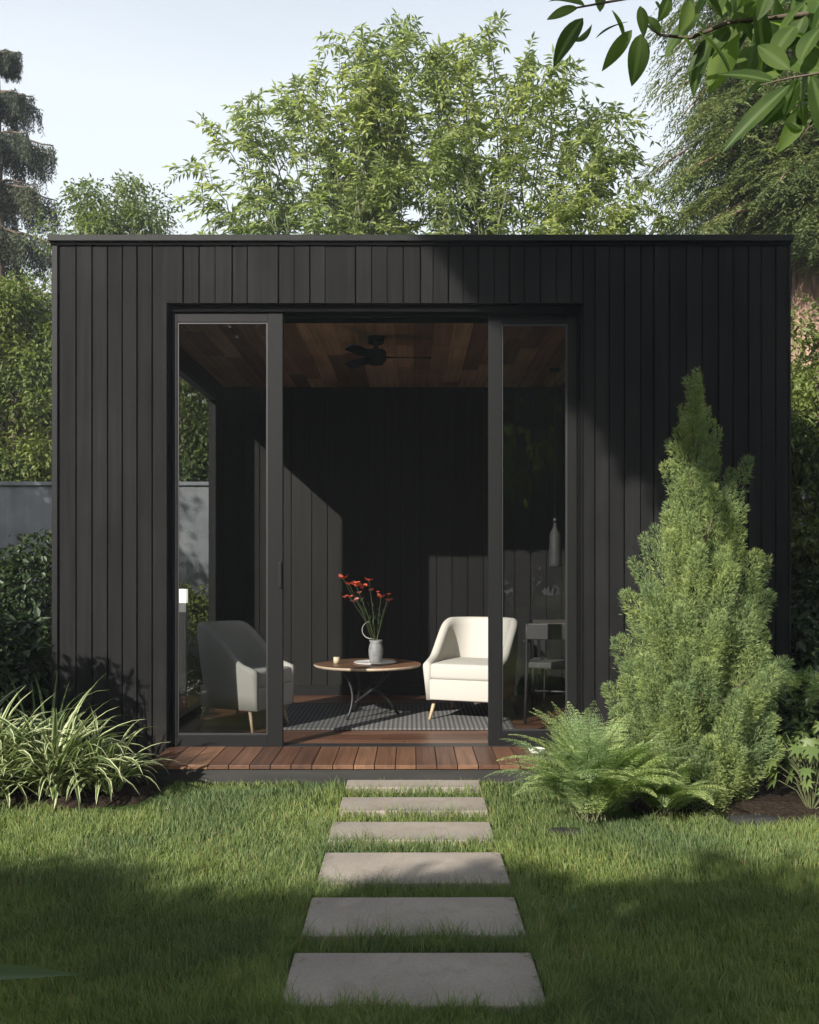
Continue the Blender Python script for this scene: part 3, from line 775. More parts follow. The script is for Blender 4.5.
# ------------------------------------------------------------------ garden wall, lamp, edging
mb = MB(); mb.box(-14, 14, 11.0, 11.22, -.1, 2.17); gw = mb.build('garden_wall', M['wall'], bevel=.01, label='pale weathered rendered boundary wall behind the studio', cat='wall')
q = MB(); q.box(-14.02, 14.02, 10.97, 11.25, 2.172, 2.215); q.build('coping', M['wall'], gw, bevel=.008)
lx = wx(183, 8.9); t = empty('garden_lamp', (lx, 8.9, 0), 'slim dark bollard lamp with white head beyond the side window', 'garden lamp')
q = MB(); q.box(-.035,.035,-.035,.035,0,wz(612,8.9)); q.build('post', M['dark_metal'], t, bevel=.003)
q = MB(); q.box(-.033,.033,-.033,.033,wz(612,8.9)+.001,wz(603,8.9)); q.build('collar', simple('grey collar', (.2,.2,.2), .5), t)
q = MB(); q.box(-.036,.036,-.036,.036,wz(603,8.9)+.001,wz(589,8.9)); q.build('lamp_head', emit_mat('lit lamp head', (1,.98,.92), .9), t, bevel=.004)
for (x, y, sx, sy, sz, lab) in ((-2.36,5.27,.13,.05,.035,'flat pale capped edging stone under the strap leaved plants at the left edge'),(.74,4.84,.085,.045,.018,'dark flat stone under the front left of the fern'),(1.72,5.03,.13,.05,.03,'dark edging stone at the foot of the conifer')):
    bm_pts = rdir(260); P = bm_pts * np.array([sx, sy, sz]); 
    import bmesh
    bm = bmesh.new(); bmesh.ops.create_icosphere(bm, subdivisions=3, radius=1)
    for v in bm.verts:
        c = v.co; k = max(abs(c.x), abs(c.y), abs(c.z)) ** .45; c /= k
        n = math.sin(c.x*5 + x*9)*math.sin(c.y*6+y*3)*.06; c *= 1 + n; v.co = (c.x*sx, c.y*sy, c.z*sz + sz*.4)
    me = bpy.data.meshes.new('edging_stone'); bm.to_mesh(me); bm.free(); me.materials.append(M['kerb'])
    for p in me.polygons: p.use_smooth = True
    o = bpy.data.objects.new('edging_stone', me); o.location = (x, y, 0); link(o, None, lab, 'stone', 'edging stones')

# ------------------------------------------------------------------ near plants
def strap_plant(x, y, n, ln, w, mat, lab, cat, name, z=.04, group=None, spread=1.0, up=1.0):
    t = empty(name, (x, y, z), lab, cat, group); rows = 9
    V=[];F=[];E=[]; b = 0
    for k in range(n):
        az = rng.uniform(0, 2*np.pi); d = np.array([math.cos(az), math.sin(az), 0]); s = np.array([-d[1], d[0], 0])
        L = ln * rng.uniform(.55, 1.15); W = w * rng.uniform(.7, 1.2); th0 = R(rng.uniform(35, 88)) * up; bend = R(rng.uniform(40, 150)) * spread
        p = np.array([rng.normal()*.035, rng.normal()*.035, 0]); p[:2] += d[:2]*.02; tw = rng.uniform(-.5, .5)
        for i in range(rows):
            f = i/(rows-1); th = th0 - bend * f**1.6
            wd = W * (1 - f**3) * (.55 + .45*min(1, f*4)) * .5
            nn = -d*math.sin(th) + np.array([0,0,1])*math.cos(th)
            ss = s*math.cos(tw*f) + nn*math.sin(tw*f)
            V += [p - ss*wd + nn*wd*.35, p.copy(), p + ss*wd + nn*wd*.35]; E += [1, 0, 1]
            p = p + (d*math.cos(th) + np.array([0,0,1])*math.sin(th)) * L/(rows-1)
            if i:
                q = b + i*3; F += [(q-3, q-2, q+1, q), (q-2, q-1, q+2, q+1)]
        b += rows*3
    V = np.array(V); V[:, 2] = np.maximum(V[:, 2], -.03 + rng.uniform(0,.01,len(V)))
    np_obj('leaves', V, [np.array(F)], mat, t, True, {'edge': np.array(E)})
    return t
sp = 'variegated strap leaved plants along the left bed'
strap_plant(-2.30, 5.48, 180, .60, .040, G['liriope'], 'tall clump of cream edged strap leaves at the left edge of the photo', 'plant', 'strap_leaf_plant', group=sp)
strap_plant(-1.97, 5.52, 180, .58, .040, G['liriope'], 'middle clump of cream edged strap leaves in the left bed', 'plant', 'strap_leaf_plant', group=sp)
strap_plant(-1.73, 5.60, 130, .46, .033, G['liriope'], 'clump of arching cream edged leaves nearest the deck', 'plant', 'strap_leaf_plant', group=sp)
strap_plant(-2.15, 5.85, 50, .66, .022, G['strap'], 'upright plain green strap leaves behind the variegated clumps', 'plant', 'strap_leaf_plant', up=1.05, spread=.7)
strap_plant(-2.62, 5.75, 130, .66, .040, G['liriope'], 'cream edged strap leaf clump cut by the left edge behind the others', 'plant', 'strap_leaf_plant', group=sp)

def fern(x, y, n, ln, lab, mat=None, z=.03, name='fern', cat='fern', el=(50, 88), sag=(38, 92), S=1.0):
    t = empty(name, (x, y, z), lab, cat); P=[];A=[];N=[];LL=[]; mb = MB()
    for k in range(n):
        az = 2*np.pi*k/n*5.03 + rng.uniform(-.25, .25); d = np.array([math.cos(az), math.sin(az), 0]); s = np.array([-d[1], d[0], 0])
        L = ln * rng.uniform(.7, 1.12); th0 = R(rng.uniform(el[0], el[1])); bend = R(rng.uniform(*sag)); m = 30
        p = np.array([rng.normal()*.03, rng.normal()*.03, 0]); pts=[]; side = rng.normal()*.25
        for i in range(m):
            f = i/(m-1); th = th0 - bend*f**1.5; tn = d*math.cos(th) + np.array([0,0,1])*math.sin(th) + s*side*f
            tn /= np.linalg.norm(tn); nn = norm(np.cross(norm(np.cross(np.array([0,0,1.]), tn)), tn)) * -1
            ss = norm(np.cross(tn, nn)); pts.append(p.copy())
            if f > .1:
                pl = L * .24 * (math.sin(min(1, (f-.05)*2.6)*math.pi/2)) * (1 - f**2.2) + .006
                for sg in (-1, 1):
                    pd = norm(ss*sg + tn*.45 - nn*.12 + rng.normal(size=3)*.06)
                    q = max(3, int(pl / .0085 / S)); 
                    for j in range(q):
                        g = (j + .5)/q; pp = p + pd*pl*g - np.array([0,0,1])*pl*.12*g*g
                        ps = norm(np.cross(pd, nn)); ll = .0135*S*(1 - g*.75) * (.6 + .4*min(1, pl/.07)) + .003
                        for s2 in (-1, 1):
                            P.append(pp); A.append(ps*s2 + pd*.7 + rng.normal(size=3)*.1); N.append(nn + rng.normal(size=3)*.2); LL.append(ll)
            p = p + tn * L/(m-1)
        mb.tube(pts[::3] + [pts[-1]], list(np.linspace(.0035, .001, len(pts[::3]) + 1)), 4, False)
    LL = np.array(LL); V, F = leaves_geo(np.array(P), np.array(A), np.array(N), LL, LL*.50, .15, .1, .5)
    V[:, 2] = np.maximum(V[:, 2], -.02)
    np_obj('fronds', V, [F], mat or G['fern'], t); mb.build('frond_stalks', M['twig'], t)
    return t
fern(.90, 5.0, 124, .60, 'large bright green fern in front of the conifer beside the path')
fern(1.28, 5.12, 30, .40, 'smaller fern tucked between the large fern and the conifer')

def dwarf_conifer(x, y, H):
    t = empty('conifer', (x, y, 0), 'dwarf conical conifer with soft green plumes against the dark wall', 'conifer')
    sc = y/1000.0
    prof = [(815,38),(800,62),(770,76),(735,86),(700,88),(660,80),(620,72),(585,64),(550,56),(520,49),(490,42),(450,31),(425,24),(400,15),(385,8),(372,2)]
    zs = np.array([EYE - (a-565)*sc for a, b in prof]); rs = np.array([b*(.84 if a < 650 else .78)*sc for a, b in prof])
    cl = []
    n = 104
    for k in range(n):
        f = ((k + .5)/n)**1.2; z = .03 + f*(H - .10); az = k*2.39996 + rng.uniform(-.4, .4); r = np.interp(z, zs, rs)
        d = np.array([math.cos(az), math.sin(az), 0]); ln = (.31 - .15*f) * rng.uniform(.75, 1.3)
        ax = norm(d*(.62 - .42*f) + np.array([0, 0, .85]) + rng.normal(size=3)*.12)
        rr = max(r - .085, 0)*rng.uniform(.78, 1.13); c = np.array([d[0]*rr, d[1]*rr, z])
        cl.append((c, ax, ln, (.084 - .062*f)*rng.uniform(.75, 1.2), d))
    for q in range(5): cl.append((np.array([.012*math.sin(q*2.), .01*math.cos(q), H-.10+q*.030]), norm(np.array([.25*math.sin(q*2.4),.1,1.])), .12, .020, np.array([1,0,0.])))
    cl.append((np.array([0,0,H-.16]), np.array([0.06,0,1.]), .22, .035, np.array([1,0,0.])))
    cl.append((np.array([wx(733,y)-x,-.02,wz(500,y)]), norm(np.array([.35,0,1.])), .27, .04, np.array([1,0,0.])))
    cl.append((np.array([wx(757,y)-x,0.05,wz(590,y)]), norm(np.array([.4,0,1.])), .22, .045, np.array([1,0,0.])))
    for k in range(46):
        z = .1 + (H - .35)*((k+.5)/46)**1.1; rr = np.interp(z, zs, rs)*.42*rng.uniform(.2, 1); az = k*2.4
        if k % 2: continue
        d = np.array([math.cos(az), math.sin(az), 0]); cl.append((np.array([d[0]*rr, d[1]*rr, z]), norm(d*.35 + np.array([0,0,1.])), .26, .085*(1.15 - z/H), d))
    P=[];A=[];NN=[]
    for c, ax, ln, r, d in cl:
        m = int(2300 * (ln/.28) * (r/.1)**1.2) + 60
        u = rng.uniform(-.55, .6, m); rad = r*np.sqrt(np.clip(1 - (u/.62)**2, 0.02, 1))*rng.uniform(.25, 1.08, m)**.5*np.where(rng.uniform(size=m) < .2, rng.uniform(1, 1.45, m), 1)
        th = rng.uniform(0, 2*np.pi, m); e1 = norm(np.cross(ax, [0.3,.7,.1])); e2 = np.cross(ax, e1)
        rdv = e1*np.cos(th)[:, None] + e2*np.sin(th)[:, None]
        P.append(c + ax*(u*ln*1.5)[:, None] + rdv*rad[:, None]); A.append(rdv*.75 + ax*.8 + rng.normal(size=(m,3))*.35); NN.append(rng.normal(size=(m,3)) + rdv)
    P = np.concatenate(P); A = np.concatenate(A); NN = np.concatenate(NN); P[:, 2] = np.maximum(P[:, 2], .01)
    n = len(P); V, F = leaves_geo(P, A, NN, rng.uniform(.014, .034, n), rng.uniform(.0025, .005, n), .2, .1, .35)
    # side needles on each spray -> tiny forks
    A2 = norm(A) + norm(rng.normal(size=A.shape))*.7; P2 = P + norm(A)*.010
    V2, F2 = leaves_geo(P2, A2, NN, rng.uniform(.012, .024, n), rng.uniform(.002, .0045, n), .2, .1, .35)
    V, F = merge([(V, F), (V2, F2)])
    np_obj('crown', V, [F], G['dwarf'], t)
    mb = MB(); mb.tube([(0,0,0),(.02,0,.6),(-.01,.01,1.2),(0,0,H-.2)], [.035,.02,.012,.005], 8)
    for c, ax, ln, r, d in cl[::3]:
        mb.tube([(0,0,max(.02,c[2]-.25)), tuple(c*np.array([.5,.5,1])-np.array([0,0,.12])), tuple(c)], [.014,.010,.004], 5, False)
    mb.build('trunk', M['bark'], t)
dwarf_conifer(wx(699, 5.35), 5.42, 2.23)

# left shrubs
leafy_tree('shrub', 'shrub', 'dark rounded shrub in front of the rendered wall, left edge', (-3.35, 8.6), 1.5, (-3.35, 8.6, .85), (.75, .6, .68), 60, .2, 190, .06, .032, G['dark'], r0=.03, nlimb=12, z0=0)
leafy_tree('shrub', 'shrub', 'low dark broad leaved shrub at the foot of the left corner post', (-2.92, 7.3), 1.0, (-2.9, 7.3, .45), (.42, .5, .42), 34, .16, 110, .11, .05, G['dark'], r0=.02, nlimb=10)
leafy_tree('shrub', 'shrub', 'mid height shrub with glossy leaves between the wall and the strap leaved clumps', (-3.3, 6.9), 1.3, (-3.3, 6.7, .6), (.6, .5, .62), 50, .18, 150, .08, .04, G['dark'], r0=.03, nlimb=12)
leafy_tree('shrub', 'shrub', 'green shrub beyond the side passage in front of the rendered wall', (-2.6, 10.2), 1.2, (-2.5, 10.3, .55), (.7, .4, .6), 40, .18, 130, .06, .03, G['hedge'], r0=.03, nlimb=10)
leafy_tree('shrub', 'shrub', 'rounded shrub just outside the left edge of the photo', (-3.35, 5.2), 1.6, (-3.35, 5.2, .9), (.6, .5, .78), 50, .17, 170, .07, .035, G['hedge'], r0=.03, nlimb=10)
leafy_tree('tree', 'tree', 'leafy tree added outside the left edge to shade the rendered wall', (-7.4, 5.5), 6, (-7.4, 5.5, 4.1), (1.5, 1.0, 1.55), 90, .4, 170, .12, .06, G['behind'], r0=.1, nlimb=10)  # added out of view so the rendered wall falls in shade
# right plants
leafy_tree('shrub', 'shrub', 'tall clipped shrub right of the studio, sunlit at its top and shaded below', (3.75, 9.4), 3.5, (3.8, 9.4, 1.85), (.95, .7, 1.75), 150, .28, 210, .07, .035, G['hedge'], r0=.06, nlimb=20)
leafy_tree('shrub', 'shrub', 'dark low shrub against the right corner of the studio', (2.95, 7.4), 1.2, (2.95, 7.3, .55), (.45, .5, .55), 40, .17, 140, .08, .04, G['dark'], r0=.03, nlimb=10)
fern(2.48, 6.2, 34, .55, 'pale fern like plant at the right edge above the lobed leaves', name='fern', z=.30, el=(40,85), sag=(20,70), S=1.3)
leafy_tree('shrub', 'shrub', 'small dark leafy shrub beneath the pale fern at the right edge', (2.45, 6.15), .6, (2.45, 6.1, .25), (.32, .25, .24), 22, .12, 90, .08, .045, G['dark'], r0=.02, nlimb=8)

def lobed_plant(x, y, lab, n=46):
    t = empty('lobed_leaf_plant', (x, y, 0.02), lab, 'plant'); V=[];F=[]; mb = MB(); b = 0
    lobes = [(-2.2,.45),(-1.75,.30),(-1.35,.78),(-.95,.42),(-.55,.92),(-.28,.50),(0,1.08),(.28,.50),(.55,.92),(.95,.42),(1.35,.78),(1.75,.30),(2.2,.45)]
    for k in range(n):
        az = rng.uniform(0, 2*np.pi); h = rng.uniform(.08, .40); r = rng.uniform(.03, .26)*(1.1 - h); s = rng.uniform(.05, .085)
        d = np.array([math.cos(az), math.sin(az), 0.]); c = d*r + np.array([0,0,h])
        nn = norm(np.array([0,0,1.]) + d*.7 + np.array([0,-.3,0]) + rng.normal(size=3)*.25); a1 = norm(d - nn*np.dot(d, nn)); a2 = np.cross(nn, a1)
        V.append(c + nn*.004)
        for th, q in lobes:
            V.append(c + (a1*math.cos(th) + a2*math.sin(th))*s*q - nn*s*q*q*.28)
        F += [(b, b+i, b+i+1) for i in range(1, len(lobes))]; b += 1 + len(lobes)
        mb.tube([(d[0]*.01, d[1]*.01, 0), tuple(c*np.array([.4,.4,.65])), tuple(c)], [.003,.0025,.002], 4, False)
    np_obj('leaves', np.array(V), [np.array(F)], G['lobed'], t); mb.build('stalks', M['twig'], t)
lobed_plant(2.08, 5.22, 'light green lobed leaf plant at the lower right edge')
lobed_plant(2.32, 5.60, 'second lobed leaf plant behind the first at the right edge', 40)

# ------------------------------------------------------------------ background trees
ends = []
for k in range(86):
    px = rng.uniform(215, 640); c = 1 - abs((px - 425)/250)**1.9
    top = 225 - 172*max(c, 0)**.7; py = rng.uniform(top, min(top + 130, 250)) if k > 16 else top + rng.uniform(-26, 14)
    Y = rng.uniform(11.9, 13.2); ends.append((wx(px, Y), Y, wz(py, Y)))
for px, py in ((195,170),(212,140),(235,118),(275,108),(300,98),(340,78),(372,64),(430,45),(462,37),(490,32),(535,48),(560,60),(600,118),(625,150),(655,185),(672,215),(640,205),(200,205),(400,48),(415,70),(405,110),(420,140),(395,90),(410,170),(450,60),(380,72),(392,58),(425,45),(436,75),(398,120),(385,150),(430,160),(415,200),(442,105)):
    Y = rng.uniform(12, 12.8); ends.append((wx(px, Y), Y, wz(py, Y)))
half = [e for e in ends if e[0] < .1]; half2 = [e for e in ends if e[0] >= .1]
cane_tree('tree', 'tree', 'light green multi stemmed tree behind the left half of the studio roof', wx(345, 12.5), 12.6, half, G['robinia'], .118, .036, group='light green trees behind the studio', start=.30, twigs=23)
cane_tree('tree', 'tree', 'light green multi stemmed tree behind the right half of the studio roof', wx(490, 12.5), 12.6, half2, G['robinia'], .118, .036, group='light green trees behind the studio', start=.30, twigs=23)

leafy_tree('tree', 'tree', 'small leaved hazy green tree between the spruce and the studio roof', (wx(118, 16), 16), 7.6, (wx(122, 16), 16, 5.2), (1.25, 1.2, 2.3), 110, .42, 260, .085, .04, G['hazy'], r0=.12,
           extra=[(wx(128,16),16,7.35,.28),(wx(105,16),16,6.6,.32),(wx(150,16),16,6.8,.35),(wx(60,16),15.6,4.8,.6),(wx(75,16),15.6,5.6,.45),(wx(85,16),15.8,6.3,.3),(wx(175,16),15.8,5.6,.5),(wx(55,15),15.2,4.0,.7)])
leafy_tree('tree', 'tree', 'bushy sunlit tree rising above the rendered wall at the left edge', (wx(15, 12.6), 12.7), 5, (wx(12, 12.6), 12.7, 3.3), (1.45, .9, 1.75), 130, .36, 260, .075, .038, G['hedge'], r0=.12, droop=.3)
leafy_tree('tree', 'tree', 'bushy tree above the wall seen through the side window', (wx(170, 13), 13.2), 4.4, (wx(175, 13), 13.3, 2.9), (1.3, .8, 1.5), 80, .38, 220, .08, .04, G['hazy'], r0=.12)

def spruce(px, Y, top, lab):
    x = wx(px, Y); t = empty('spruce', (x, Y, 0), lab, 'spruce'); mb = MB()
    mb.tube([(0,0,0),(0.03,0,top*.5),(0,0,top)], [.2,.11,.015], 10); P=[];A=[];N=[];W=[]
    z = 2.2; tier = 0
    while z < top - .3:
        f = z/top; rl = (1 - f)**.72 * 2.75 + .10; nb = 13
        for k in range(nb):
            az = 2*np.pi*k/nb + tier*.5 + rng.uniform(-.2, .2); d = np.array([math.cos(az), math.sin(az), 0]); s = np.array([-d[1], d[0], 0])
            L = rl * rng.uniform(.75, 1.15); z0 = z + rng.uniform(-.06, .06); m = 26; pts = []
            for i in range(m):
                g = i/(m-1); pts.append(d*L*g + np.array([0, 0, z0 + .12*g - L*.60*g*g + L*.26*g**4]))
            mb.tube(pts[::5] + [pts[-1]], list(np.linspace(.03, .006, 7)), 5, False)
            for i in range(1, m):
                g = i/(m-1)
                for h in range(4):
                    sd = rng.uniform(-1, 1)*.22*L*(.35+g*.6)*(1.15-g); hl = rng.uniform(.12, .60)*(.4 + .5*min(1, rl))
                    p0 = pts[i] + s*sd - np.array([0,0,abs(sd)*.35]); nd = int(hl/.022)
                    u = np.linspace(0, 1, nd)[:, None]
                    pp = p0 + np.array([0,0,-1])*hl*u + d*hl*.12*u + rng.normal(size=(nd,3))*.010
                    P.append(pp); A.append(np.tile(np.array([0,0,-.8]), (nd,1)) + rng.normal(size=(nd,3))*.5); N.append(rng.normal(size=(nd,3)))
        z += 1.0*(1.15 - f*.5); tier += 1
    P=np.concatenate(P);A=np.concatenate(A);N=np.concatenate(N)
    V, F = leaves_geo(P, A, N, rng.uniform(.05, .09, len(P)), rng.uniform(.012, .022, len(P)), .1, .1)
    np_obj('crown', V, [F], G['spruce'], t); mb.build('trunk', M['bark'], t)
spruce(-2, 17, 10.4, 'dark spruce with drooping tiered branches at the upper left edge')

# big conifer right
def weeping_conifer(px, Y, lab):
    x = wx(px, Y); t = empty('tree', (x, Y, 0), lab, 'tree'); mb = MB()
    mb.tube([(0,0,0),(.04,0,2),(-.05,.0,4),(0,0,7),(.1,0,10.5)], [.34,.27,.24,.17,.05], 12); P=[];A=[];N=[]
    for k in range(330):
        f = (k+.5)/230; z = 5.1 + 5.0*f; az = k*2.4 + rng.uniform(-.4, .4); d = np.array([math.cos(az), math.sin(az), 0]); s = np.array([-d[1], d[0], 0])
        L = (2.0 - .5*abs(f-.35)/.65) * rng.uniform(.6, 1.1)
        m = 14; pts = [d*L*g + np.array([0,0, z + .45*L*g - .62*L*g*g]) for g in np.linspace(0, 1, m)]
        if k % 2: mb.tube(pts[::3] + [pts[-1]], list(np.linspace(.035, .006, len(pts[::3])+1)), 5, False)
        for i in range(3, m):
            g = i/(m-1)
            for h in range(9):
                sd = rng.normal()*.20*(1.25-g*.5); p0 = pts[i] + s*sd + np.array([0,0,rng.normal()*.05]); ln = rng.uniform(.18, .38); dd = norm(d*.7 + s*sd*2.2 + np.array([0,0,-.35]) + rng.normal(size=3)*.25)
                nd = 14; u = np.linspace(0, 1, nd)[:, None]; pp = p0 + dd*ln*u - np.array([0,0,1])*ln*.4*u*u
                sdv = norm(np.cross(dd, [0,0,1.])); sg = np.where(np.arange(nd) % 2, 1, -1)[:, None]
                P.append(pp); A.append(sdv*sg*.9 + dd*.7 + np.array([0,0,-.25]) + rng.normal(size=(nd,3))*.2); N.append(rng.normal(size=(nd,3))*.5 + np.array([0,0,1.]))
    P=np.concatenate(P);A=np.concatenate(A);N=np.concatenate(N)
    V, F = leaves_geo(P, A, N, rng.uniform(.05, .10, len(P)), rng.uniform(.012, .024, len(P)), .1, .15)
    np_obj('crown', V, [F], G['feather'], t); mb.build('trunk', M['redbark'], t)
weeping_conifer(812, 13, 'tall feathery conifer with reddish trunk right of the studio')
leafy_tree('tree', 'tree', 'sunlit shrubby tree at the foot of the feathery conifer', (wx(812, 12), 12), 3.6, (wx(815, 12), 12, 2.6), (.9, .6, 1.15), 70, .3, 230, .075, .035, G['hedge'], r0=.08)

# far backdrop trees
far = [(-15,24,8),(-10.5,26,9),(-6.8,22,6.2),(-3.5,24,5.6),(0.5,25,5.8),(4.5,24,5.8),(8.2,23,8),(12,25,9.5),(16,23,9),(-19,22,8)]
fl = ['far leafy tree at the left behind the spruce','far tall tree left of the spruce, mostly outside the photo','far rounded tree behind the hazy green tree','far low tree behind the left of the studio roof','far low tree hidden behind the middle of the roof','far low tree behind the right of the roof','far tree behind the feathery conifer','far tall tree right of the feathery conifer','far tree at the outer right of the garden','far tree at the outer left of the garden']
for (x, y, h), lab in zip(far, fl):
    leafy_tree('tree', 'tree', lab, (x, y), h, (x, y, h*.55), (2.6, 1.6, h*.45), 120, .62, 150, .16, .08, G['hazy'], r0=.2, group='far trees beyond the wall', nlimb=14)

# ------------------------------------------------------------------ behind the camera: what shades lawn and studio right, trees added to darken reflections
for k, x in enumerate([-10.4, -8.6, -6.8, -5.0, -3.2, -1.4, .4]):
    leafy_tree('hedge_tree', 'hedge', ['hedge tree behind the camera at the far left','second hedge tree behind the camera','third hedge tree behind the camera','fourth hedge tree behind the camera','fifth hedge tree behind the camera','sixth hedge tree behind the camera','hedge tree behind the camera at the right'][k],
               (x, -3.0), 4.3, (x, -3.0, 2.15), (.9, .6, 1.8), 10, .36, 150, .17, .10, G['behind'], r0=.07, nlimb=8, group='hedge trees behind the camera',
               extra=[(x + rng.uniform(-.95,.95), -3 + rng.uniform(-.45,.45), rng.uniform(.4, 3.68), .36) for _ in range(130)] + [(x + q, -3 + rng.uniform(-.3,.3), 3.74 + rng.uniform(-.12,.14), .31) for q in np.linspace(-.9,.9,9)])
for k, (x, y, h) in enumerate([(-16,-12,8.6),(-11.5,-13,8.4),(-7,-12,8.3),(-2.5,-13,8.6),(2,-12,8.0),(6.5,-13,8.8),(11,-12,8.5)]):  # unseen trees added as a dark backdrop for the door glass reflections
    leafy_tree('tree', 'tree', ['tall tree added far behind the camera, first from the left','tall tree added far behind the camera, second from the left','tall tree added far behind the camera, third from the left','tall tree added far behind the camera, middle one','tall tree added far behind the camera, third from the right','tall tree added far behind the camera, second from the right','tall tree added far behind the camera, first from the right'][k],
               (x, y), h, (x, y, h*.53), (2.7, 1.5, h*.47), 90, .7, 110, .26, .15, G['behind'], r0=.2, nlimb=8, group='tall trees added behind the camera to darken reflections')
for k, (x, y, h) in enumerate([(-19,-18,11.2),(-13,-18.5,11.4),(-7.5,-18,11.0),(-2,-18.5,11.5),(3.5,-18,11.2),(9,-18.5,11.4)]):  # second unseen row, added to close sky gaps reflected in the glass
    leafy_tree('tree', 'tree', ['rear row tree furthest left, added deep behind the camera','rear row tree second from the left, added deep behind the camera','rear row tree third from the left, added deep behind the camera','rear row tree third from the right, added deep behind the camera','rear row tree second from the right, added deep behind the camera','rear row tree furthest right, added deep behind the camera'][k],
               (x, y), h, (x, y, h*.53), (3.3, 1.5, h*.47), 110, .9, 90, .42, .26, G['behind'], r0=.25, nlimb=6, group='rear row of trees added behind the camera to darken reflections')
def shade_tree():
    t = empty('tree', (-1.5, -2.6, 0), 'broad leaved tree behind the camera that shades the right of the studio', 'tree'); o = np.array([-1.5, -2.6, 0])
    # crown fills the part of the sunbeam that ends on the upper right of the studio
    edge_px = [(440,237),(500,300),(583,412),(625,462),(690,520),(740,560),(790,610)]
    ex = np.array([wx(a, FY) for a, b in edge_px]); ez = np.array([wz(b, FY) for a, b in edge_px])
    P = []
    while len(P) < 330:
        X_ = rng.uniform(ex[0] - .1, 3.4); zlo = np.interp(X_, ex, ez) ; zhi = 3.75
        if X_ > 2.5: zlo = .9
        Z_ = rng.uniform(zlo, zhi)
        if Z_ < zlo + .13 or X_ < ex[0] + (3.5 - Z_)*.0 : continue
        T = rng.uniform(7.6, 9.6); P.append((X_ - SDX*T, FY - T, Z_ + SDZ*T, .17))
    cl = np.array(P)
    V, F = clump_crown(cl, 90, .13, .075, .3, 1.0)
    np_obj('crown', V - o, [F], G['behind'], t)
    mb = MB(); limbs(mb, (-1.5,-2.6,0), (-3.0,-2.2,7.4), cl[rng.permutation(len(cl))[:26]], .15, .015)
    mb.v = [(x+1.5, y+2.6, z) for x, y, z in mb.v]; mb.build('trunk', M['bark'], t)
shade_tree()

# overhanging branch, top right
def big_leaf(c, ax, nn, L, W, V, F, curl=.35, fold=.25):
    ax = norm(np.array(ax, float)); s = norm(np.cross(ax, nn)); n2 = np.cross(s, ax); b = len(V); rows = 10; p = np.array(c, float); th = 0
    for i in range(rows):
        f = i/(rows-1); w = W*.5*math.sin(math.pi*f**.82)**.85 if 0 < f < 1 else .0006
        cdir = ax*math.cos(th) - n2*math.sin(th); cn = n2*math.cos(th) + ax*math.sin(th)
        V += [p - s*w + cn*w*fold, p - s*w*.5 + cn*w*fold*.35, p.copy(), p + s*w*.5 + cn*w*fold*.35, p + s*w + cn*w*fold]
        p = p + cdir*L/(rows-1); th += curl/(rows-1)*(1 + f)
        if i:
            q = b + i*5
            for j in range(4): F.append((q-5+j, q-4+j, q+1+j, q+j))
ob = empty('tree', (2.7, 1.0, 0), 'broad leaved tree branch overhanging the upper right corner, close to the camera', 'tree'); oo = np.array([2.7, 1.0, 0])
V=[];F=[]; mb = MB()
mb.tube([(0,0,0),(-.05,.05,1.4),(-.1,.15,2.6),(.05,.2,3.6)], [.11,.085,.06,.03], 10)
def P3(px, py, Y): return np.array([wx(px, Y), Y, wz(py, Y)])
def branch(pts, r):
    mb.tube([tuple(np.array(p) - oo) for p in pts], list(np.linspace(r, r*.25, len(pts))), 6)
st0 = np.array([2.62, 1.15, 2.75])
branch([st0, P3(1000,30,2.1), P3(880,5,2.1), P3(800,15,2.05), P3(730,22,2.05), P3(690,38,2.05), P3(660,35,2.05), P3(640,20,2.05)], .008)
branch([P3(880,5,2.1), P3(830,-30,2.0), P3(760,-12,2.0), P3(690,-2,2.0), P3(630,-2,2.0), P3(575,8,2.0)], .007)
branch([P3(1000,30,2.1), P3(900,60,1.9), P3(840,70,1.85), P3(790,78,1.85), P3(760,85,1.85)], .004)
branch([P3(880,5,2.1), P3(850,60,2.2), P3(820,110,2.2), P3(800,140,2.2)], .006)
# hand placed prominent leaves: (base px,py,Y, tip px,py,dY, width px)
lv = [(641,34,2.05,636,81,0,20),(632,30,2.05,606,70,.02,13),(628,22,2.05,598,36,-.05,9),(583,18,2.0,556,62,0,17),(578,8,2.0,545,22,.05,10),(585,6,2.0,548,-4,.02,11),(592,24,2.0,580,46,.05,11),
      (600,12,2.0,600,-16,0,10),(612,10,2.0,628,38,.06,9),(640,6,2.0,645,34,0,11),(655,2,2.05,668,24,.05,11),(660,34,2.05,646,14,0,9),(670,-4,2.0,662,20,0,12),(690,0,2.0,684,30,0,14),(700,-6,2.0,722,18,0,13),
      (735,26,2.05,690,70,.02,20),(728,30,2.05,716,62,.05,15),(760,20,2.05,738,52,0,16),(745,22,2.05,775,-4,0,15),(735,12,2.05,752,38,0,13),(790,85,1.85,730,148,0,17),(775,82,1.85,718,75,.05,20),
      (780,75,1.85,735,100,.08,20),(790,70,1.85,752,45,.05,17),(800,80,1.85,770,128,.1,22),(812,76,1.85,830,140,0,24),(820,70,1.85,780,60,.1,22),(838,70,1.85,800,30,.1,24),(800,62,1.85,822,20,0,20),(850,66,1.85,815,112,.1,22),
      (806,104,2.2,785,150,0,18),(815,110,2.2,838,160,0,20),(802,130,2.2,778,112,0,14),(800,138,2.2,808,186,0,17),(822,100,2.2,796,84,.1,16),(805,15,2.05,790,48,0,17),(820,10,2.05,845,40,0,18),(812,8,2.05,788,-16,0,16),(770,-10,2.0,760,18,0,14),(735,-8,2.0,722,-30,0,14),
      (830,92,1.9,782,108,.12,19),(842,60,1.9,824,88,.1,18),(786,62,1.9,760,88,.12,15),(770,22,2.0,802,40,.05,15),(680,34,2.0,694,52,.04,8)]
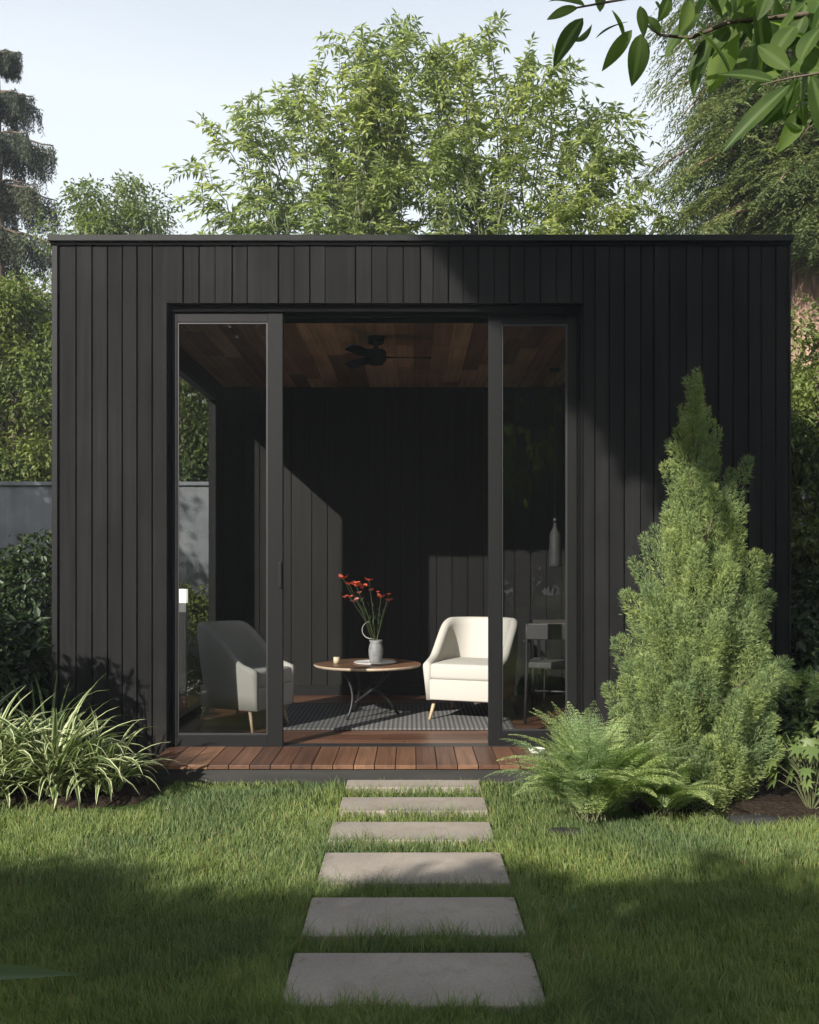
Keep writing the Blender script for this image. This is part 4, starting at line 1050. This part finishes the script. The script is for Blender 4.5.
for bx_, by_, Y_, tx_, ty_, dY, wp in lv:
    b = P3(bx_, by_, Y_); tp = P3(tx_, ty_, Y_ + dY); L = np.linalg.norm(tp - b)*1.05
    nn = norm(np.array([rng.normal()*.45, -1.0 + rng.normal()*.3, .55 + rng.normal()*.35]))
    ax = (tp - b); big_leaf(b, ax + np.array([0,0,.12*L]), nn, L*1.0, wp*Y_/1000*1.12, V, F, rng.uniform(.15, .5), rng.uniform(.1, .4))
for k in range(230):   # fuller part outside and at the corner
    Y_ = rng.uniform(1.9, 2.6); px = rng.uniform(690, 1050); py = rng.uniform(-140, 40) + max(0, px - 735)*.25 + max(0, (px-800))*.35
    b = P3(px, py, Y_); az = rng.uniform(0, 2*np.pi); ax = np.array([math.cos(az)*.8, math.sin(az)*.5, -.7]); L = rng.uniform(.09, .15)
    big_leaf(b, ax, norm(np.array([rng.normal()*.5, -.7, 1+rng.normal()*.3])), L, L*rng.uniform(.34, .48), V, F, .4, .25)
for k in range(420):
    c = np.array([rng.normal()*.75 + 2.8, rng.normal()*.6 + .9, 3.3 + rng.normal()*.35]); az = rng.uniform(0, 2*np.pi)
    big_leaf(c, np.array([math.cos(az), math.sin(az), -.5]), norm(np.array([rng.normal()*.4, rng.normal()*.4, 1])), .11, .045, V, F, .4, .25)
np_obj('leaves', np.array(V) - oo, [np.array(F)], G['near'], ob, True, {'edge': np.tile([0,0,1,0,0], len(V)//5)}); mb.build('trunk', M['bark'], ob)

# leaf poking in lower left, close to the camera
V=[];F=[]; mb = MB(); o = empty('foreground_plant', (-.72, 1.22, 0), 'long dark leaf tip of a plant poking in at the lower left corner', 'plant'); oo = np.array([-.72, 1.22, 0])
big_leaf(np.array([.02,0,.785]), (1,.0,.12), norm(np.array([.0,-.35,1])), .29, .036, V, F, .15, .25)
for az in (1.8, 2.6, 3.4, 4.2, 5.0, .9):
    big_leaf(np.array([0,0,.70 + .02*az]), (math.cos(az), math.sin(az), .5), (0,0,1.), .26, .03, V, F, .9, .3)
mb.tube([(0,0,0),(.01,0,.4),(0,0,.80)], [.008,.006,.003], 8)
np_obj('leaves', np.array(V), [np.array(F)], G['strap'], o, True); mb.build('stem', M['twig'], o)

# air
mb = MB(); mb.box(-45, 45, -32, 60, -1.1, 13.5)
hm = bpy.data.materials.new('haze'); hm.use_nodes = True; hn = hm.node_tree.nodes; hn.remove(hn['Principled BSDF'])
pv = hn.new('ShaderNodeVolumePrincipled'); pv.inputs['Density'].default_value = .0022; pv.inputs['Color'].default_value = (.86, .9, .95, 1); pv.inputs['Anisotropy'].default_value = .2
hm.node_tree.links.new(pv.outputs[0], hn['Material Output'].inputs['Volume'])
mb.build('haze', hm, kind='stuff', label='thin morning haze in the garden air', cat='haze')
# ------------------------------------------------------------------ light, sky, camera
el = math.atan2(SDZ, math.hypot(SDX, 1.0)); rot = math.atan2(-SDX, -1.0)
w = bpy.data.worlds.new('World'); SC.world = w; w.use_nodes = True
n = w.node_tree.nodes; sk = n.new('ShaderNodeTexSky'); sk.sky_type = 'NISHITA'; sk.sun_disc = False
sk.sun_elevation = el; sk.sun_rotation = rot % (2*math.pi); sk.air_density = 1.0; sk.dust_density = 3.5; sk.ozone_density = 1.0
nt = w.node_tree; mx = n.new('ShaderNodeMix'); mx.data_type = 'RGBA'; 
tcw = n.new('ShaderNodeTexCoord'); sx = n.new('ShaderNodeSeparateXYZ'); nt.links.new(tcw.outputs['Generated'], sx.inputs[0])
rw = n.new('ShaderNodeValToRGB'); nt.links.new(sx.outputs['Z'], rw.inputs[0]); er = rw.color_ramp.elements
er[0].position = .0; er[0].color = (.92,.92,.92,1); er[1].position = .72; er[1].color = (.08,.08,.08,1); e_ = er.new(.42); e_.color = (.80,.80,.80,1)
cn = n.new('ShaderNodeTexNoise'); cn.inputs['Scale'].default_value = 2.2; cn.inputs['Detail'].default_value = 6; mp_ = n.new('ShaderNodeMapping'); mp_.inputs['Scale'].default_value = (1, 1, 3.5)
nt.links.new(tcw.outputs['Generated'], mp_.inputs[0]); nt.links.new(mp_.outputs[0], cn.inputs[0])
cm = n.new('ShaderNodeMath'); cm.operation = 'MULTIPLY_ADD'; cm.inputs[1].default_value = .22; cm.inputs[2].default_value = .89; nt.links.new(cn.outputs[0], cm.inputs[0])
cf = n.new('ShaderNodeMath'); cf.operation = 'MULTIPLY'; cf.use_clamp = True; nt.links.new(rw.outputs[0], cf.inputs[0]); nt.links.new(cm.outputs[0], cf.inputs[1])
nt.links.new(cf.outputs[0], mx.inputs[0])
nt.links.new(sk.outputs[0], mx.inputs[6]); mx.inputs[7].default_value = (6.3, 6.7, 7.0, 1)      # thin high cloud veil over the blue
nt.links.new(mx.outputs[2], n['Background'].inputs[0]); n['Background'].inputs[1].default_value = .095
L = bpy.data.lights.new('sun', 'SUN'); L.energy = 5.0; L.angle = R(.5); L.color = (1, .95, .88)
lo = bpy.data.objects.new('sun', L); COL.objects.link(lo); lo.rotation_euler = Vector((SDX, 1.0, -SDZ)).to_track_quat('-Z', 'Y').to_euler(); lo.location = (-5, -9, 8)
cam = bpy.data.cameras.new('camera'); cam.sensor_fit = 'AUTO'; cam.sensor_width = 36; cam.lens = 36*1000/1024
cam.shift_x = -2.5/1024; cam.shift_y = 53/1024; cam.clip_end = 400; cam.clip_start = .05
co = bpy.data.objects.new('camera', cam); COL.objects.link(co); co.location = (0, 0, EYE); co.rotation_euler = (R(90), 0, 0); SC.camera = co
SC.view_settings.view_transform = 'Standard'; SC.view_settings.look = 'None'; SC.view_settings.exposure = .85; SC.view_settings.gamma = 1
SC.view_settings.use_curve_mapping = False
SC.render.engine = 'CYCLES'; SC.cycles.max_bounces = 8; SC.cycles.transparent_max_bounces = 16; SC.cycles.caustics_reflective = False; SC.cycles.caustics_refractive = False
